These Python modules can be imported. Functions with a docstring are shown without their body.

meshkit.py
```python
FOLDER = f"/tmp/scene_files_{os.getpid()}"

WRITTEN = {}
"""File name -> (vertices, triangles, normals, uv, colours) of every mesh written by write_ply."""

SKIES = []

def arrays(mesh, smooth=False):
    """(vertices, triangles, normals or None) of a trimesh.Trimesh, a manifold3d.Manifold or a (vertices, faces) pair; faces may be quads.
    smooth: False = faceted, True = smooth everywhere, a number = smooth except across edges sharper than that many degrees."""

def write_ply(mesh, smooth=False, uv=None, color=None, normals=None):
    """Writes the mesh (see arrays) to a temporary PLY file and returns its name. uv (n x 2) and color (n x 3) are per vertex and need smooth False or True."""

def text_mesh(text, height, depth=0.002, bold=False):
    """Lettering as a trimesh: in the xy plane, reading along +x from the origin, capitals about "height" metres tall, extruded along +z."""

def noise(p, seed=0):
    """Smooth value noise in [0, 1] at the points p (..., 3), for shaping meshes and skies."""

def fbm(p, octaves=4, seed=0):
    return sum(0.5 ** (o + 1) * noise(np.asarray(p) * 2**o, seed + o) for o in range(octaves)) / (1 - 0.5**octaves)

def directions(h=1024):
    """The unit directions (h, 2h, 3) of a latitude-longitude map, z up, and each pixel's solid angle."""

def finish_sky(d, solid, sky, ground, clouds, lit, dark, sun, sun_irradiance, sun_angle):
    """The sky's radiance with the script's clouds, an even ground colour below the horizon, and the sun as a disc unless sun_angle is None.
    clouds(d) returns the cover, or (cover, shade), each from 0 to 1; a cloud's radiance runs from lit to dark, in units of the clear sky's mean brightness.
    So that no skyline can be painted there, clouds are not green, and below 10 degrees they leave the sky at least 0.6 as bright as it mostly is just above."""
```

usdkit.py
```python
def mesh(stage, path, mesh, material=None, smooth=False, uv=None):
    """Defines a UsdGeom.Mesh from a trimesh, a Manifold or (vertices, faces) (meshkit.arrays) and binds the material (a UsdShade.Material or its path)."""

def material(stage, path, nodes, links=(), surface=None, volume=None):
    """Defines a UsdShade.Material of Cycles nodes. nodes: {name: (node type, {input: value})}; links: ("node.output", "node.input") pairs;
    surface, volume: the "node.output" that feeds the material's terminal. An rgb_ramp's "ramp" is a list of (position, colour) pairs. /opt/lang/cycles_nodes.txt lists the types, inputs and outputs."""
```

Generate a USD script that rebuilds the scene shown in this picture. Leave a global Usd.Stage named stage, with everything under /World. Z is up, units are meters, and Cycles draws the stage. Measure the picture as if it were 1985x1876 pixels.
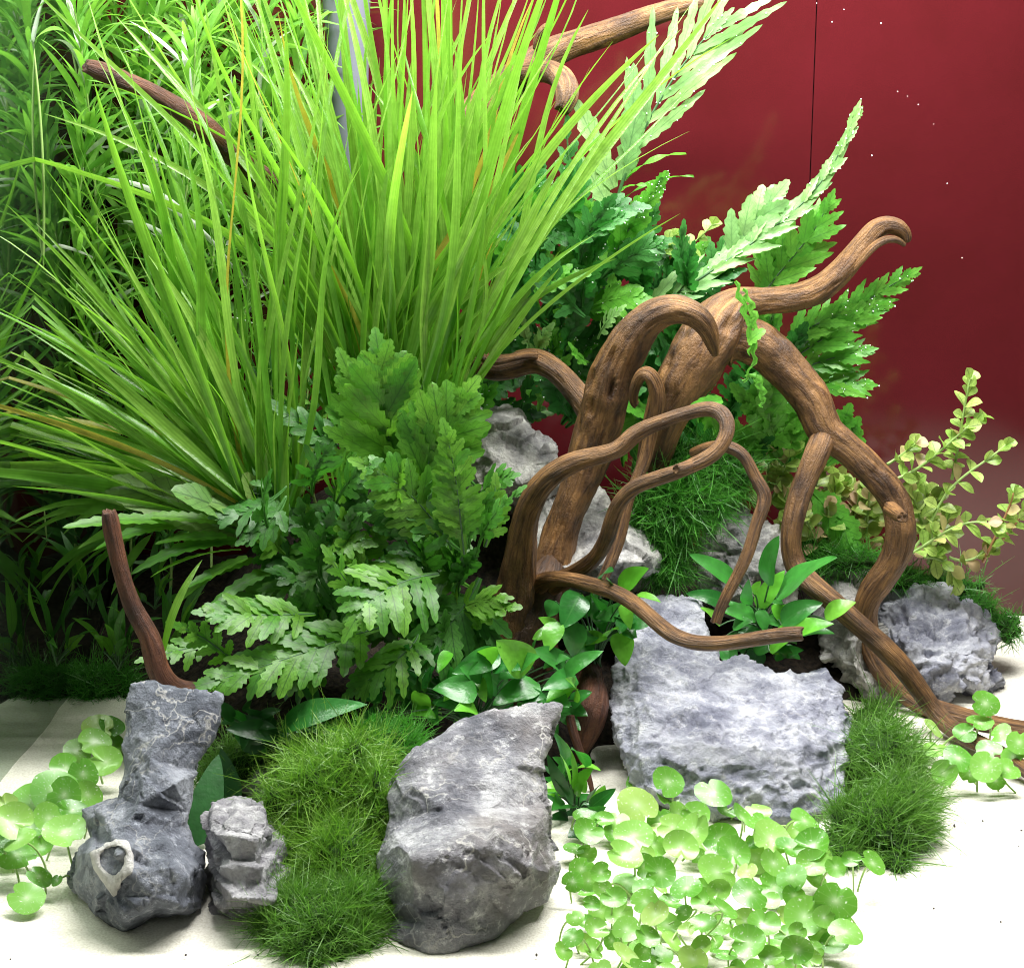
import math, random
import numpy as np
import usdkit
from meshkit import noise, fbm
from pxr import Gf, Sdf, Usd, UsdGeom, UsdLux, UsdShade, Vt
from scipy.interpolate import CubicSpline, LinearNDInterpolator
from scipy.spatial import Delaunay
from scipy.ndimage import distance_transform_edt
import shapely
import manifold3d
import trimesh

stage = Usd.Stage.CreateInMemory()
UsdGeom.SetStageUpAxis(stage, UsdGeom.Tokens.z)
UsdGeom.SetStageMetersPerUnit(stage, 1.0)
UsdGeom.Xform.Define(stage, '/World')
UsdGeom.Scope.Define(stage, '/World/Looks')
T = Sdf.ValueTypeNames
# ------------------------------------------------------------------ camera
CAM = np.array([0.0, -0.90, 0.343])
PITCH = math.radians(12.0)
F = 3055.0                        # focal length in units of a 1985-wide picture
EXPOSURE = 0.0
cam = UsdGeom.Camera.Define(stage, '/World/camera')
cam.AddTranslateOp().Set(Gf.Vec3d(*CAM))
cam.AddRotateXOp().Set(90 - math.degrees(PITCH))
cam.CreateHorizontalApertureAttr(36.0)
cam.CreateFocalLengthAttr(36.0 * F / 1985.0)
cam.CreateExposureAttr(EXPOSURE)
cam.CreateClippingRangeAttr(Gf.Vec2f(0.02, 50))
# ------------------------------------------------------------------ light: the tank's lamps hang over the water, the room is dim
def lamp(name, x, y, z, w, d, power, colour=(1, 0.99, 0.97), tilt=0, roll=0):
    l = UsdLux.RectLight.Define(stage, '/World/' + name)
    l.AddTranslateOp().Set(Gf.Vec3d(x, y, z))
    l.AddRotateXOp().Set(tilt)
    l.AddRotateYOp().Set(roll)
    l.CreateWidthAttr(w)
    l.CreateHeightAttr(d)
    l.CreateIntensityAttr(power)
    l.CreateColorAttr(Gf.Vec3f(*colour))
lamp('tank_lamp', 0.11, -0.10, 0.64, 0.62, 0.08, 66.0)
lamp('tank_lamp_001', 0.10, 0.10, 0.64, 0.64, 0.07, 52.0)
dome = UsdLux.DomeLight.Define(stage, '/World/room')
room = usdkit.material(stage, '/World/Looks/room_light', {'b': ('background_shader', {'color': (0.85, 0.95, 1.0), 'strength': 0.06})}, surface='b.background')
UsdShade.MaterialBindingAPI.Apply(dome.GetPrim()).Bind(room)

# ------------------------------------------------------------------ helpers: geometry
RIGHT = np.array([1.0, 0, 0])
FWD = np.array([0, math.cos(PITCH), -math.sin(PITCH)])
UP = np.array([0, math.sin(PITCH), math.cos(PITCH)])
rng = np.random.default_rng(7)


def ray(u, v):
    u, v = np.asarray(u, float), np.asarray(v, float)
    return FWD + ((u - 992.5) / F)[..., None] * RIGHT - ((v - 938.0) / F)[..., None] * UP


def P(u, v, y):
    """the point of the plane y seen at (u, v) of the photograph"""
    d = ray(u, v)
    return CAM + d * ((np.asarray(y, float) - CAM[1]) / d[..., 1])[..., None]


def G(u, v, z=0.0):
    """the point of the sand seen at (u, v)"""
    d = ray(u, v)
    return CAM + d * ((z - CAM[2]) / d[..., 2])[..., None]


def px(y):
    """metres per picture unit at depth y"""
    return (np.asarray(y, float) - CAM[1]) / math.cos(PITCH) / F * 0.985


def unit(a):
    a = np.asarray(a, float)
    return a / (np.linalg.norm(a, axis=-1, keepdims=True) + 1e-12)


NAMES = {}


def numbered(path):
    n = NAMES.get(path, 0)
    NAMES[path] = n + 1
    return path if n == 0 else f'{path}_{n:03d}'


def tag(prim, label=None, cat=None, group=None, kind=None):
    for k, x in (('label', label), ('category', cat), ('group', group), ('kind', kind)):
        if x:
            prim.SetCustomDataByKey(k, x)


BASE = {}


def thing(name, base, label, cat, group=None, kind=None):
    path = numbered('/World/' + name)
    x = UsdGeom.Xform.Define(stage, path)
    x.AddTranslateOp().Set(Gf.Vec3d(*map(float, base)))
    tag(x.GetPrim(), label, cat, group, kind)
    BASE[path] = np.asarray(base, float)
    return path


def obj(name, mesh, mat, parent=None, label=None, cat=None, group=None, kind=None, base=None, smooth=True):
    """one mesh: a thing when parent is None, else a part of it; mesh = (v, f) or (v, f, uv) in world space"""
    v, f = np.asarray(mesh[0], float), np.asarray(mesh[1], int)
    uv = mesh[2] if len(mesh) > 2 else None
    if f.shape[1] == 4:
        f = np.vstack([f[:, [0, 1, 2]], f[:, [0, 2, 3]]])
    path = numbered((parent or '/World') + '/' + name)
    org = np.zeros(3)
    if parent is None:
        if base is not None:
            org = np.asarray(base, float)
    else:
        org = BASE[parent]
    m = UsdGeom.Mesh.Define(stage, path)
    if parent is None and base is not None:
        m.AddTranslateOp().Set(Gf.Vec3d(*map(float, org)))
    BASE[path] = org
    w = v - org
    m.CreatePointsAttr(Vt.Vec3fArray.FromNumpy(w.astype(np.float32)))
    m.CreateFaceVertexCountsAttr(Vt.IntArray.FromNumpy(np.full(len(f), 3, np.int32)))
    m.CreateFaceVertexIndicesAttr(Vt.IntArray.FromNumpy(f.astype(np.int32).ravel()))
    m.CreateSubdivisionSchemeAttr('none')
    if smooth:
        m.CreateNormalsAttr(Vt.Vec3fArray.FromNumpy(vnormals(v, f).astype(np.float32)))
        m.SetNormalsInterpolation('vertex')
    if uv is not None:
        UsdGeom.PrimvarsAPI(m).CreatePrimvar('st', T.TexCoord2fArray, 'vertex').Set(Vt.Vec2fArray.FromNumpy(np.asarray(uv, np.float32)))
    UsdShade.MaterialBindingAPI.Apply(m.GetPrim()).Bind(mat)
    if label or kind or cat:
        tag(m.GetPrim(), label, cat, group, kind)
    return path


def vnormals(v, f):
    fn = np.cross(v[f[:, 1]] - v[f[:, 0]], v[f[:, 2]] - v[f[:, 0]])
    n = np.zeros_like(v)
    for c in range(3):
        n[:, c] = sum(np.bincount(f[:, k], fn[:, c], len(v)) for k in range(3))
    l = np.linalg.norm(n, axis=1, keepdims=True)
    return np.where(l > 0, n / np.maximum(l, 1e-300), [0, 0, 1.0])


def join(parts):
    vs, fs, us, n = [], [], [], 0
    for p in parts:
        f = np.asarray(p[1], int)
        if f.shape[1] == 4:
            f = np.vstack([f[:, [0, 1, 2]], f[:, [0, 2, 3]]])
        vs.append(p[0]); fs.append(f + n); us.append(p[2] if len(p) > 2 else np.zeros((len(p[0]), 2)))
        n += len(p[0])
    return np.vstack(vs), np.vstack(fs), np.vstack(us)


def grid_faces(rows, cols, wrap=False):
    c = cols if wrap else cols - 1
    i, j = np.meshgrid(np.arange(rows - 1), np.arange(c), indexing='ij')
    k = (j + 1) % cols
    q = np.stack([i * cols + j, i * cols + k, (i + 1) * cols + k, (i + 1) * cols + j], -1).reshape(-1, 4)
    return np.vstack([q[:, [0, 1, 2]], q[:, [0, 2, 3]]])


def spline(pts, n):
    pts = np.asarray(pts, float)
    d = np.r_[0, np.cumsum(np.linalg.norm(np.diff(pts[:, :3], axis=0), axis=1) ** 0.75 + 1e-9)]
    c = CubicSpline(d, pts)(np.linspace(0, d[-1], n))
    return c


def tube(pts, radii, sides=8, cap=True):
    """plain thin tube along 3-D points"""
    p = np.asarray(pts, float)
    r = np.broadcast_to(radii, (len(p),))
    t = unit(np.gradient(p, axis=0))
    a = np.zeros_like(p)
    ref = np.array([0, 1.0, 0]) if abs(t[0][1]) < 0.9 else np.array([1.0, 0, 0])
    for i in range(len(p)):
        ref = ref - t[i] * (ref @ t[i])
        ref = ref / np.linalg.norm(ref)
        a[i] = ref
    b = np.cross(t, a)
    ang = np.arange(sides) * 2 * np.pi / sides
    v = p[:, None] + r[:, None, None] * (np.cos(ang)[None, :, None] * a[:, None] + np.sin(ang)[None, :, None] * b[:, None])
    f = grid_faces(len(p), sides, True)[:, ::-1]
    v = v.reshape(-1, 3)
    uv = np.stack(np.meshgrid(np.linspace(0, 1, len(p)), np.linspace(0, 1, sides), indexing='ij')[::-1], -1).reshape(-1, 2)
    if cap:
        n = len(v)
        v = np.vstack([v, p[0], p[-1]])
        uv = np.vstack([uv, [0.5, 0], [0.5, 1]])
        k = np.arange(sides)
        f = np.vstack([f, np.stack([np.full(sides, n), k, (k + 1) % sides], 1), np.stack([np.full(sides, n + 1), (len(p) - 1) * sides + (k + 1) % sides, (len(p) - 1) * sides + k], 1)])
    return v, f, uv


def wood(ctrl, ends=('in', 'cut'), seed=0, rough=1.0, flat=1.0):
    """a gnarled branch: ctrl = (u, v, y, radius in picture units); ends: 'in' hidden, 'cut' broken off, 'round'"""
    c = np.asarray(ctrl, float)
    p3 = P(c[:, 0], c[:, 1], c[:, 2])
    r3 = c[:, 3] * px(c[:, 2]) * 0.92
    full = np.c_[p3, r3]
    length = np.linalg.norm(np.diff(p3, axis=0), axis=1).sum()
    n = max(14, int(length / 0.0011))
    s = spline(full, n)
    p, r = s[:, :3], np.maximum(s[:, 3], r3.min() * 0.8)
    sides = int(np.clip(r.max() / 0.0004, 22, 60))
    t = unit(np.gradient(p, axis=0))
    arc = np.r_[0, np.cumsum(np.linalg.norm(np.diff(p, axis=0), axis=1))]
    a = np.zeros_like(p)
    ref = np.array([0, 1.0, 0.05])
    for i in range(n):
        ref = ref - t[i] * (ref @ t[i])
        ref /= np.linalg.norm(ref)
        a[i] = ref
    b = np.cross(t, a)
    ang = np.arange(sides) * 2 * np.pi / sides
    A, S = np.meshgrid(ang, arc, indexing='xy')
    tw = S * 9.0
    ca, sa = np.cos(A + tw), np.sin(A + tw)
    o = seed * 17.3
    big = fbm(np.stack([ca * 0.9 + o, sa * 0.9, S * 28], -1), 3, seed) - 0.5
    g1 = np.abs(noise(np.stack([ca * 2.6 + o, sa * 2.6, S * 13], -1), seed + 5) - 0.5) * 2
    g2 = np.abs(noise(np.stack([ca * 6.5 + o, sa * 6.5, S * 40], -1), seed + 9) - 0.5) * 2
    fine = fbm(np.stack([ca * 10 + o, sa * 10, S * 330], -1), 2, seed + 11) - 0.5
    rel = 1 + rough * (0.56 * big + 0.19 * (np.sqrt(g1) - 0.6) + 0.06 * (np.sqrt(g2) - 0.6) + 0.035 * fine)
    pit = noise(np.stack([ca * 3.2 + o, sa * 3.2, S * 60], -1), seed + 21)
    rel = rel - rough * .30 * np.clip((pit - .76) / .2, 0, 1)
    R = r[:, None] * rel
    v = p[:, None] + R[..., None] * (np.cos(A)[..., None] * a[:, None] + flat * np.sin(A)[..., None] * b[:, None])
    u_ = np.broadcast_to(ang / (2 * np.pi), (n, sides))
    uv = np.stack([u_, S / 0.1], -1)
    rings, uvs = [v], [uv]

    def cap(i, sgn, kind):
        out, ou = [], []
        if kind == 'round':
            for k in (0.35, 0.65, 0.88):
                q = p[i] + sgn * t[i] * r[i] * math.sin(k * math.pi / 2) * 0.9 + (v[i] - p[i]) * math.cos(k * math.pi / 2)
                out.append(q); ou.append(uv[i])
        if kind == 'cut':
            jag = (noise(np.stack([np.cos(ang) * 2 + o, np.sin(ang) * 2, ang * 0], -1), seed + 3) - 0.5) * r[i] * 0.7
            for k, h in ((0.93, 0.16), (0.72, 0.2), (0.4, 0.02)):
                q = p[i] + sgn * t[i] * (r[i] * h + jag[:, None] * (k > 0.5)) + (v[i] - p[i]) * k
                out.append(q); ou.append(uv[i])
        return out, ou

    rings, uvs = list(v), list(uv)
    o0, u0 = cap(0, -1, ends[0])
    o1, u1 = cap(n - 1, 1, ends[1])
    rings = o0[::-1] + rings + o1
    uvs = u0[::-1] + uvs + u1
    m = len(rings)
    V = np.concatenate(rings)
    UV = np.concatenate(uvs)
    f = grid_faces(m, sides, True)[:, ::-1]
    k = np.arange(sides)
    e = len(V)
    V = np.vstack([V, rings[0].mean(0), rings[-1].mean(0)])
    UV = np.vstack([UV, [0.5, 0], [0.5, UV[-1, 1]]])
    f = np.vstack([f, np.stack([np.full(sides, e), k, (k + 1) % sides], 1), np.stack([np.full(sides, e + 1), (m - 1) * sides + (k + 1) % sides, (m - 1) * sides + k], 1)])
    return V, f, UV


def profile(kind, t):
    if kind == 'lance':
        return np.sin(np.pi * np.clip(t, 0, 1) ** 0.75) ** 0.85
    if kind == 'ellip':
        return np.sqrt(np.maximum(0, 1 - (2 * t - 1) ** 2)) ** 0.9
    if kind == 'ovate':
        return np.sin(np.pi * np.clip(t, 0, 1) ** 0.62) ** 0.7
    if kind == 'spoon':
        return np.sin(np.pi * np.clip(t, 0, 1) ** 1.25) ** 0.75
    if kind == 'pinna':
        return np.where(t < 0.4, 0.5 + 0.5 * np.sin(np.clip(t / 0.4, 0, 1) * np.pi / 2), np.cos(np.clip((t - 0.4) / 0.6, 0, 1) * np.pi / 2) ** 0.55)
    if kind == 'blade':
        return np.minimum(1, 0.65 + t * 1.2) * np.clip((1 - t) / 0.45, 0, 1) ** 0.6
    raise ValueError(kind)


def leaf(p0, p1, nrm, hw, prof='lance', bend=0.1, fold=0.15, rows=9, serr=0.0, teeth=0, wave=0.0, twist=0.0, cup=None, seed=0, droop=0.0):
    """a leaf from p0 to p1 (3-D); bend lifts its middle towards nrm, fold raises its edges; half-width hw"""
    p0, p1 = np.asarray(p0, float), np.asarray(p1, float)
    ax = p1 - p0
    L = np.linalg.norm(ax)
    ax = ax / L
    n = np.asarray(nrm, float)
    n = n - ax * (n @ ax)
    n = unit(n)
    side = np.cross(ax, n)
    if teeth:
        rows = teeth * 3 + 1
    t = np.linspace(0, 1, rows)
    w = profile(prof, t) * hw
    if teeth:
        fr = (t * teeth) % 1.0
        w = w * (1 + serr * (fr * 1.5 - 0.9))
    w[-1] = hw * 0.02
    if prof not in ('pinna', 'blade'):
        w[0] = hw * 0.06
    mid = p0 + ax * (t * L)[:, None] + n * (bend * L * 4 * t * (1 - t))[:, None]
    if droop:
        mid = mid - np.array([0, 0, 1.0]) * (droop * L * t ** 2)[:, None]
    tw = twist * (t - 0.0)
    sv = side * np.cos(tw)[:, None] + n * np.sin(tw)[:, None]
    nv = n * np.cos(tw)[:, None] - side * np.sin(tw)[:, None]
    cols = np.array([-1, -0.55, 0, 0.55, 1.0]) if hw > 0.0035 else np.array([-1, 0, 1.0])
    v = mid[:, None] + sv[:, None] * (w[:, None] * cols)[..., None] + nv[:, None] * (fold * w[:, None] * np.abs(cols) ** 1.3)[..., None]
    if wave:
        ph = seed * 1.7
        v = v + nv[:, None] * (wave * hw * np.sin(t * 9 + ph)[:, None] * cols)[..., None]
    uv = np.stack([np.broadcast_to(cols * 0.5 + 0.5, (rows, len(cols))), np.broadcast_to(t[:, None], (rows, len(cols)))], -1)
    return v.reshape(-1, 3), grid_faces(rows, len(cols)), uv.reshape(-1, 2)


# ------------------------------------------------------------------ helpers: materials
def mat(name, nodes, links, surface='p.BSDF', **k):
    return usdkit.material(stage, '/World/Looks/' + name, nodes, links, surface=surface, **k)


def leaf_mat(name, a, b, tr, tfac=0.4, rough=0.4, spec=0.5, spots=0.0, spot_col=(0.15, 0.1, 0.02), veins=None, vein_col=(0.01, 0.04, 0.01), stripes=None, grad=None, speck=0.0):
    """green leaf: two tones by object, mottling, optional veins by uv, light through the blade"""
    nodes = {
        'oi': ('object_info', {}), 'tc': ('texture_coordinate', {}), 'geo': ('geometry', {}),
        'r': ('rgb_ramp', {'ramp': [(0, a), (1, b)]}),
        'n': ('noise_texture', {'scale': 140.0, 'detail': 3.0, 'roughness': 0.6}),
        'nr': ('map_range', {'from_min': 0.3, 'from_max': 0.7, 'to_min': 0.72, 'to_max': 1.22}),
        'mul': ('mix', {'mix_type': 'multiply', 'fac': 1.0}),
        'cc': ('combine_color', {}),
        'p': ('principled_bsdf', {'roughness': rough, 'specular_ior_level': spec}),
        't': ('translucent_bsdf', {}), 'tm': ('mix', {'mix_type': 'multiply', 'fac': 1.0, 'color2': tr}),
        'tg': ('mix', {'mix_type': 'mix', 'fac': 0.6, 'color2': tr}),
        'm': ('mix_closure', {'fac': tfac}),
        'bn': ('noise_texture', {'scale': 420.0, 'detail': 2.0}), 'bu': ('bump', {'strength': 0.25, 'distance': 0.0008}),
    }
    links = [('oi.random', 'r.fac'), ('geo.position', 'n.vector'), ('n.fac', 'nr.value'), ('nr.result', 'cc.r'), ('nr.result', 'cc.g'), ('nr.result', 'cc.b'),
             ('r.color', 'mul.color1'), ('cc.color', 'mul.color2'), ('geo.position', 'bn.vector'), ('bn.fac', 'bu.height'), ('bu.normal', 'p.normal')]
    col = 'mul.color'
    if veins:
        # side veins running forward from the midrib
        kx, ky, sharp = veins
        nodes |= {'sep': ('separate_xyz', {}), 'c0': ('math', {'math_type': 'subtract', 'value2': 0.5}), 'ab': ('math', {'math_type': 'absolute'}),
                  'sl': ('math', {'math_type': 'multiply', 'value2': kx}), 'yy': ('math', {'math_type': 'multiply', 'value2': ky}),
                  'df': ('math', {'math_type': 'subtract'}), 'si': ('math', {'math_type': 'sine'}),
                  'vr': ('map_range', {'from_min': sharp, 'from_max': 1.0, 'to_min': 0.0, 'to_max': 0.7, 'clamp': True}),
                  'mid': ('map_range', {'from_min': 0.0, 'from_max': 0.05, 'to_min': 0.9, 'to_max': 0.0, 'clamp': True}),
                  'mx': ('math', {'math_type': 'maximum'}), 'vm': ('mix', {'color2': vein_col})}
        links += [('tc.UV', 'sep.vector'), ('sep.x', 'c0.value1'), ('c0.value', 'ab.value1'), ('ab.value', 'sl.value1'), ('sep.y', 'yy.value1'),
                  ('yy.value', 'df.value1'), ('sl.value', 'df.value2'), ('df.value', 'si.value1'), ('si.value', 'vr.value'), ('ab.value', 'mid.value'),
                  ('vr.result', 'mx.value1'), ('mid.result', 'mx.value2'), ('mx.value', 'vm.fac'), (col, 'vm.color1')]
        col = 'vm.color'
    if stripes:
        nodes |= {'ssep': ('separate_xyz', {}), 'sk': ('math', {'math_type': 'multiply', 'value2': stripes}), 'ss': ('math', {'math_type': 'sine'}),
                  'sr': ('map_range', {'from_min': -1, 'from_max': 1, 'to_min': 0.0, 'to_max': 0.38}), 'sm': ('mix', {'color2': tuple(0.42 * np.array(a))})}
        links += [('tc.UV', 'ssep.vector'), ('ssep.x', 'sk.value1'), ('sk.value', 'ss.value1'), ('ss.value', 'sr.value'), ('sr.result', 'sm.fac'), (col, 'sm.color1')]
        col = 'sm.color'
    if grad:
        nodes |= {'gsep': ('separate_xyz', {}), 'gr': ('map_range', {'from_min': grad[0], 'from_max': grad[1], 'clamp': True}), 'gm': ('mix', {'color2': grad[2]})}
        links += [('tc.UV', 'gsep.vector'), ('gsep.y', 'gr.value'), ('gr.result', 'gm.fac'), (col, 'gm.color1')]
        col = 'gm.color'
    if spots:
        nodes |= {'sn': ('noise_texture', {'scale': 260.0, 'detail': 3.0, 'roughness': 0.7}), 'sp': ('map_range', {'from_min': 0.60, 'from_max': 0.68, 'to_max': spots, 'clamp': True}), 'spm': ('mix', {'color2': spot_col})}
        links += [('geo.position', 'sn.vector'), ('sn.fac', 'sp.value'), ('sp.result', 'spm.fac'), (col, 'spm.color1')]
        col = 'spm.color'
    links += [(col, 'p.base_color'), (col, 'tg.color1'), ('tg.color', 't.color'), ('p.BSDF', 'm.closure1'), ('t.BSDF', 'm.closure2')]
    return mat(name, nodes, links, surface='m.closure')


def wood_mat(name, dark, mid, light):
    return mat(name, {
        'tc': ('texture_coordinate', {}), 'geo': ('geometry', {}),
        'mp': ('mapping', {'scale': (6.5, 1.5, 1.0)}),
        'g': ('noise_texture', {'scale': 3.0, 'detail': 6.0, 'roughness': 0.65, 'distortion': 0.6}),
        'r': ('rgb_ramp', {'ramp': [(0.20, dark), (0.38, mid), (0.62, light), (0.80, tuple(1.18 * np.array(light)))]}),
        'n': ('noise_texture', {'scale': 30.0, 'detail': 7.0, 'roughness': 0.68}),
        'nr': ('rgb_ramp', {'ramp': [(0.32, (0.22, 0.18, 0.16)), (0.45, (0.72, 0.68, 0.66)), (0.56, (1.12, 1.08, 1.0)), (0.68, (1.45, 1.36, 1.15))]}),
        'mul': ('mix', {'mix_type': 'multiply', 'fac': 1.0}),
        'fn': ('noise_texture', {'scale': 700.0, 'detail': 5.0, 'roughness': 0.7}),
        'ad': ('math', {'math_type': 'multiply_add', 'value2': 0.35}),
        'b': ('bump', {'strength': 0.9, 'distance': 0.0026}),
        'p': ('principled_bsdf', {'roughness': 0.5, 'specular_ior_level': 0.4}),
    }, [('tc.UV', 'mp.vector'), ('mp.vector', 'g.vector'), ('g.fac', 'r.fac'), ('geo.position', 'n.vector'), ('n.fac', 'nr.fac'), ('r.color', 'mul.color1'), ('nr.color', 'mul.color2'),
        ('mul.color', 'p.base_color'), ('geo.position', 'fn.vector'), ('fn.fac', 'ad.value1'), ('g.fac', 'ad.value3'), ('ad.value', 'b.height'), ('b.normal', 'p.normal')])


def stone_mat(name, dark, mid, light, vein=0.5, vscale=26.0, brown=0.2, vw=0.02):
    return mat(name, {
        'geo': ('geometry', {}),
        'n': ('noise_texture', {'scale': 30.0, 'detail': 8.0, 'roughness': 0.68}),
        'r': ('rgb_ramp', {'ramp': [(0.34, dark), (0.48, mid), (0.60, light)]}),
        'n2': ('noise_texture', {'scale': 14.0, 'detail': 4.0, 'roughness': 0.6}),
        'br': ('map_range', {'from_min': 0.5, 'from_max': 0.7, 'to_max': brown, 'clamp': True}),
        'bm': ('mix', {'color2': (0.16, 0.12, 0.075)}),
        'wn': ('noise_texture', {'scale': 22.0, 'detail': 4.0, 'roughness': 0.6}),
        'wm': ('mix', {'mix_type': 'linear_light', 'fac': 0.045}),
        'vo': ('voronoi_texture', {'feature': 'distance_to_edge', 'scale': vscale}),
        'vr': ('map_range', {'from_min': 0.0, 'from_max': vw, 'to_min': 1.0, 'to_max': 0.0, 'clamp': True}),
        'mk': ('noise_texture', {'scale': 19.0, 'detail': 2.0}),
        'mr': ('map_range', {'from_min': 0.46, 'from_max': 0.58, 'to_max': vein, 'clamp': True}),
        'vm': ('math', {'math_type': 'multiply'}),
        'mix': ('mix', {'color2': (0.62, 0.6, 0.56)}),
        'fl': ('noise_texture', {'scale': 120.0, 'detail': 8.0, 'roughness': 0.78}), 'flr': ('map_range', {'from_min': 0.55, 'from_max': 0.64, 'to_max': 0.55, 'clamp': True}), 'flm': ('mix', {'color2': tuple(np.minimum(.75, 1.6 * np.array(light)))}),
        'dk': ('noise_texture', {'scale': 75.0, 'detail': 7.0, 'roughness': 0.75}), 'dkr': ('map_range', {'from_min': 0.36, 'from_max': 0.45, 'to_min': 0.6, 'to_max': 0.0, 'clamp': True}), 'dkm': ('mix', {'color2': dark}),
        'bn': ('noise_texture', {'scale': 260.0, 'detail': 7.0, 'roughness': 0.72}),
        'b': ('bump', {'strength': 1.0, 'distance': 0.0045}),
        'p': ('principled_bsdf', {'roughness': 0.6, 'specular_ior_level': 0.4}),
    }, [('geo.position', 'n.vector'), ('n.fac', 'r.fac'), ('geo.position', 'n2.vector'), ('n2.fac', 'br.value'), ('br.result', 'bm.fac'), ('r.color', 'bm.color1'), ('geo.position', 'fl.vector'), ('fl.fac', 'flr.value'), ('flr.result', 'flm.fac'), ('bm.color', 'flm.color1'), ('geo.position', 'dk.vector'), ('dk.fac', 'dkr.value'), ('dkr.result', 'dkm.fac'), ('flm.color', 'dkm.color1'),
        ('geo.position', 'wn.vector'), ('geo.position', 'wm.color1'), ('wn.color', 'wm.color2'), ('wm.color', 'vo.vector'), ('vo.distance', 'vr.value'), ('geo.position', 'mk.vector'), ('mk.fac', 'mr.value'),
        ('vr.result', 'vm.value1'), ('mr.result', 'vm.value2'), ('vm.value', 'mix.fac'), ('dkm.color', 'mix.color1'),
        ('mix.color', 'p.base_color'),
        ('geo.position', 'bn.vector'), ('bn.fac', 'b.height'), ('b.normal', 'p.normal')])


def plain(name, col, rough=0.5, spec=0.5, **k):
    return mat(name, {'p': ('principled_bsdf', {'base_color': col, 'roughness': rough, 'specular_ior_level': spec, **k})}, [])


M = {}
M['wood'] = wood_mat('driftwood', (0.012, 0.0055, 0.003), (0.066, 0.030, 0.010), (0.215, 0.113, 0.039))
M['wood_red'] = wood_mat('driftwood_reddish', (0.016, 0.006, 0.004), (0.060, 0.020, 0.010), (0.13, 0.048, 0.022))
M['wood_dark'] = wood_mat('driftwood_shaded_base', (0.008, 0.004, 0.003), (0.030, 0.014, 0.007), (0.080, 0.040, 0.016))  # mostly shade at the trunk foot, put into a darker wood colour
M['stone_pale'] = stone_mat('pale_stone', (0.17, 0.178, 0.235), (0.36, 0.37, 0.435), (0.60, 0.61, 0.66), vein=0.25, brown=0.0)
M['stone_mid'] = stone_mat('grey_stone', (0.085, 0.088, 0.11), (0.235, 0.235, 0.262), (0.50, 0.50, 0.52), vein=0.85, vscale=20, brown=0.45)
M['stone_dark'] = stone_mat('dark_veined_stone', (0.06, 0.068, 0.09), (0.175, 0.19, 0.228), (0.36, 0.375, 0.42), vein=0.62, vscale=30, brown=0.0, vw=0.021)
M['stone_layer'] = stone_mat('layered_stone', (0.10, 0.097, 0.112), (0.27, 0.262, 0.285), (0.50, 0.49, 0.50), vein=0.2, brown=0.2)
M['stone_tan'] = stone_mat('tan_stone', (0.18, 0.18, 0.185), (0.44, 0.43, 0.41), (0.70, 0.69, 0.63), vein=0.3, brown=0.45)
M['quartz'] = stone_mat('white_quartz', (0.42, 0.40, 0.37), (0.66, 0.64, 0.60), (0.78, 0.76, 0.72), vein=0.0, brown=0.2)
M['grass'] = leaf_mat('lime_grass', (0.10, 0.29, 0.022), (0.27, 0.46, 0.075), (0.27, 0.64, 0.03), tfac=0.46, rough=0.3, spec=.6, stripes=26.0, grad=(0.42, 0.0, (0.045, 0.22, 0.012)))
M['grass_old'] = leaf_mat('yellowing_grass', (0.36, 0.30, 0.04), (0.42, 0.42, 0.05), (0.6, 0.55, 0.04), tfac=0.4, stripes=34.0)
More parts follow.
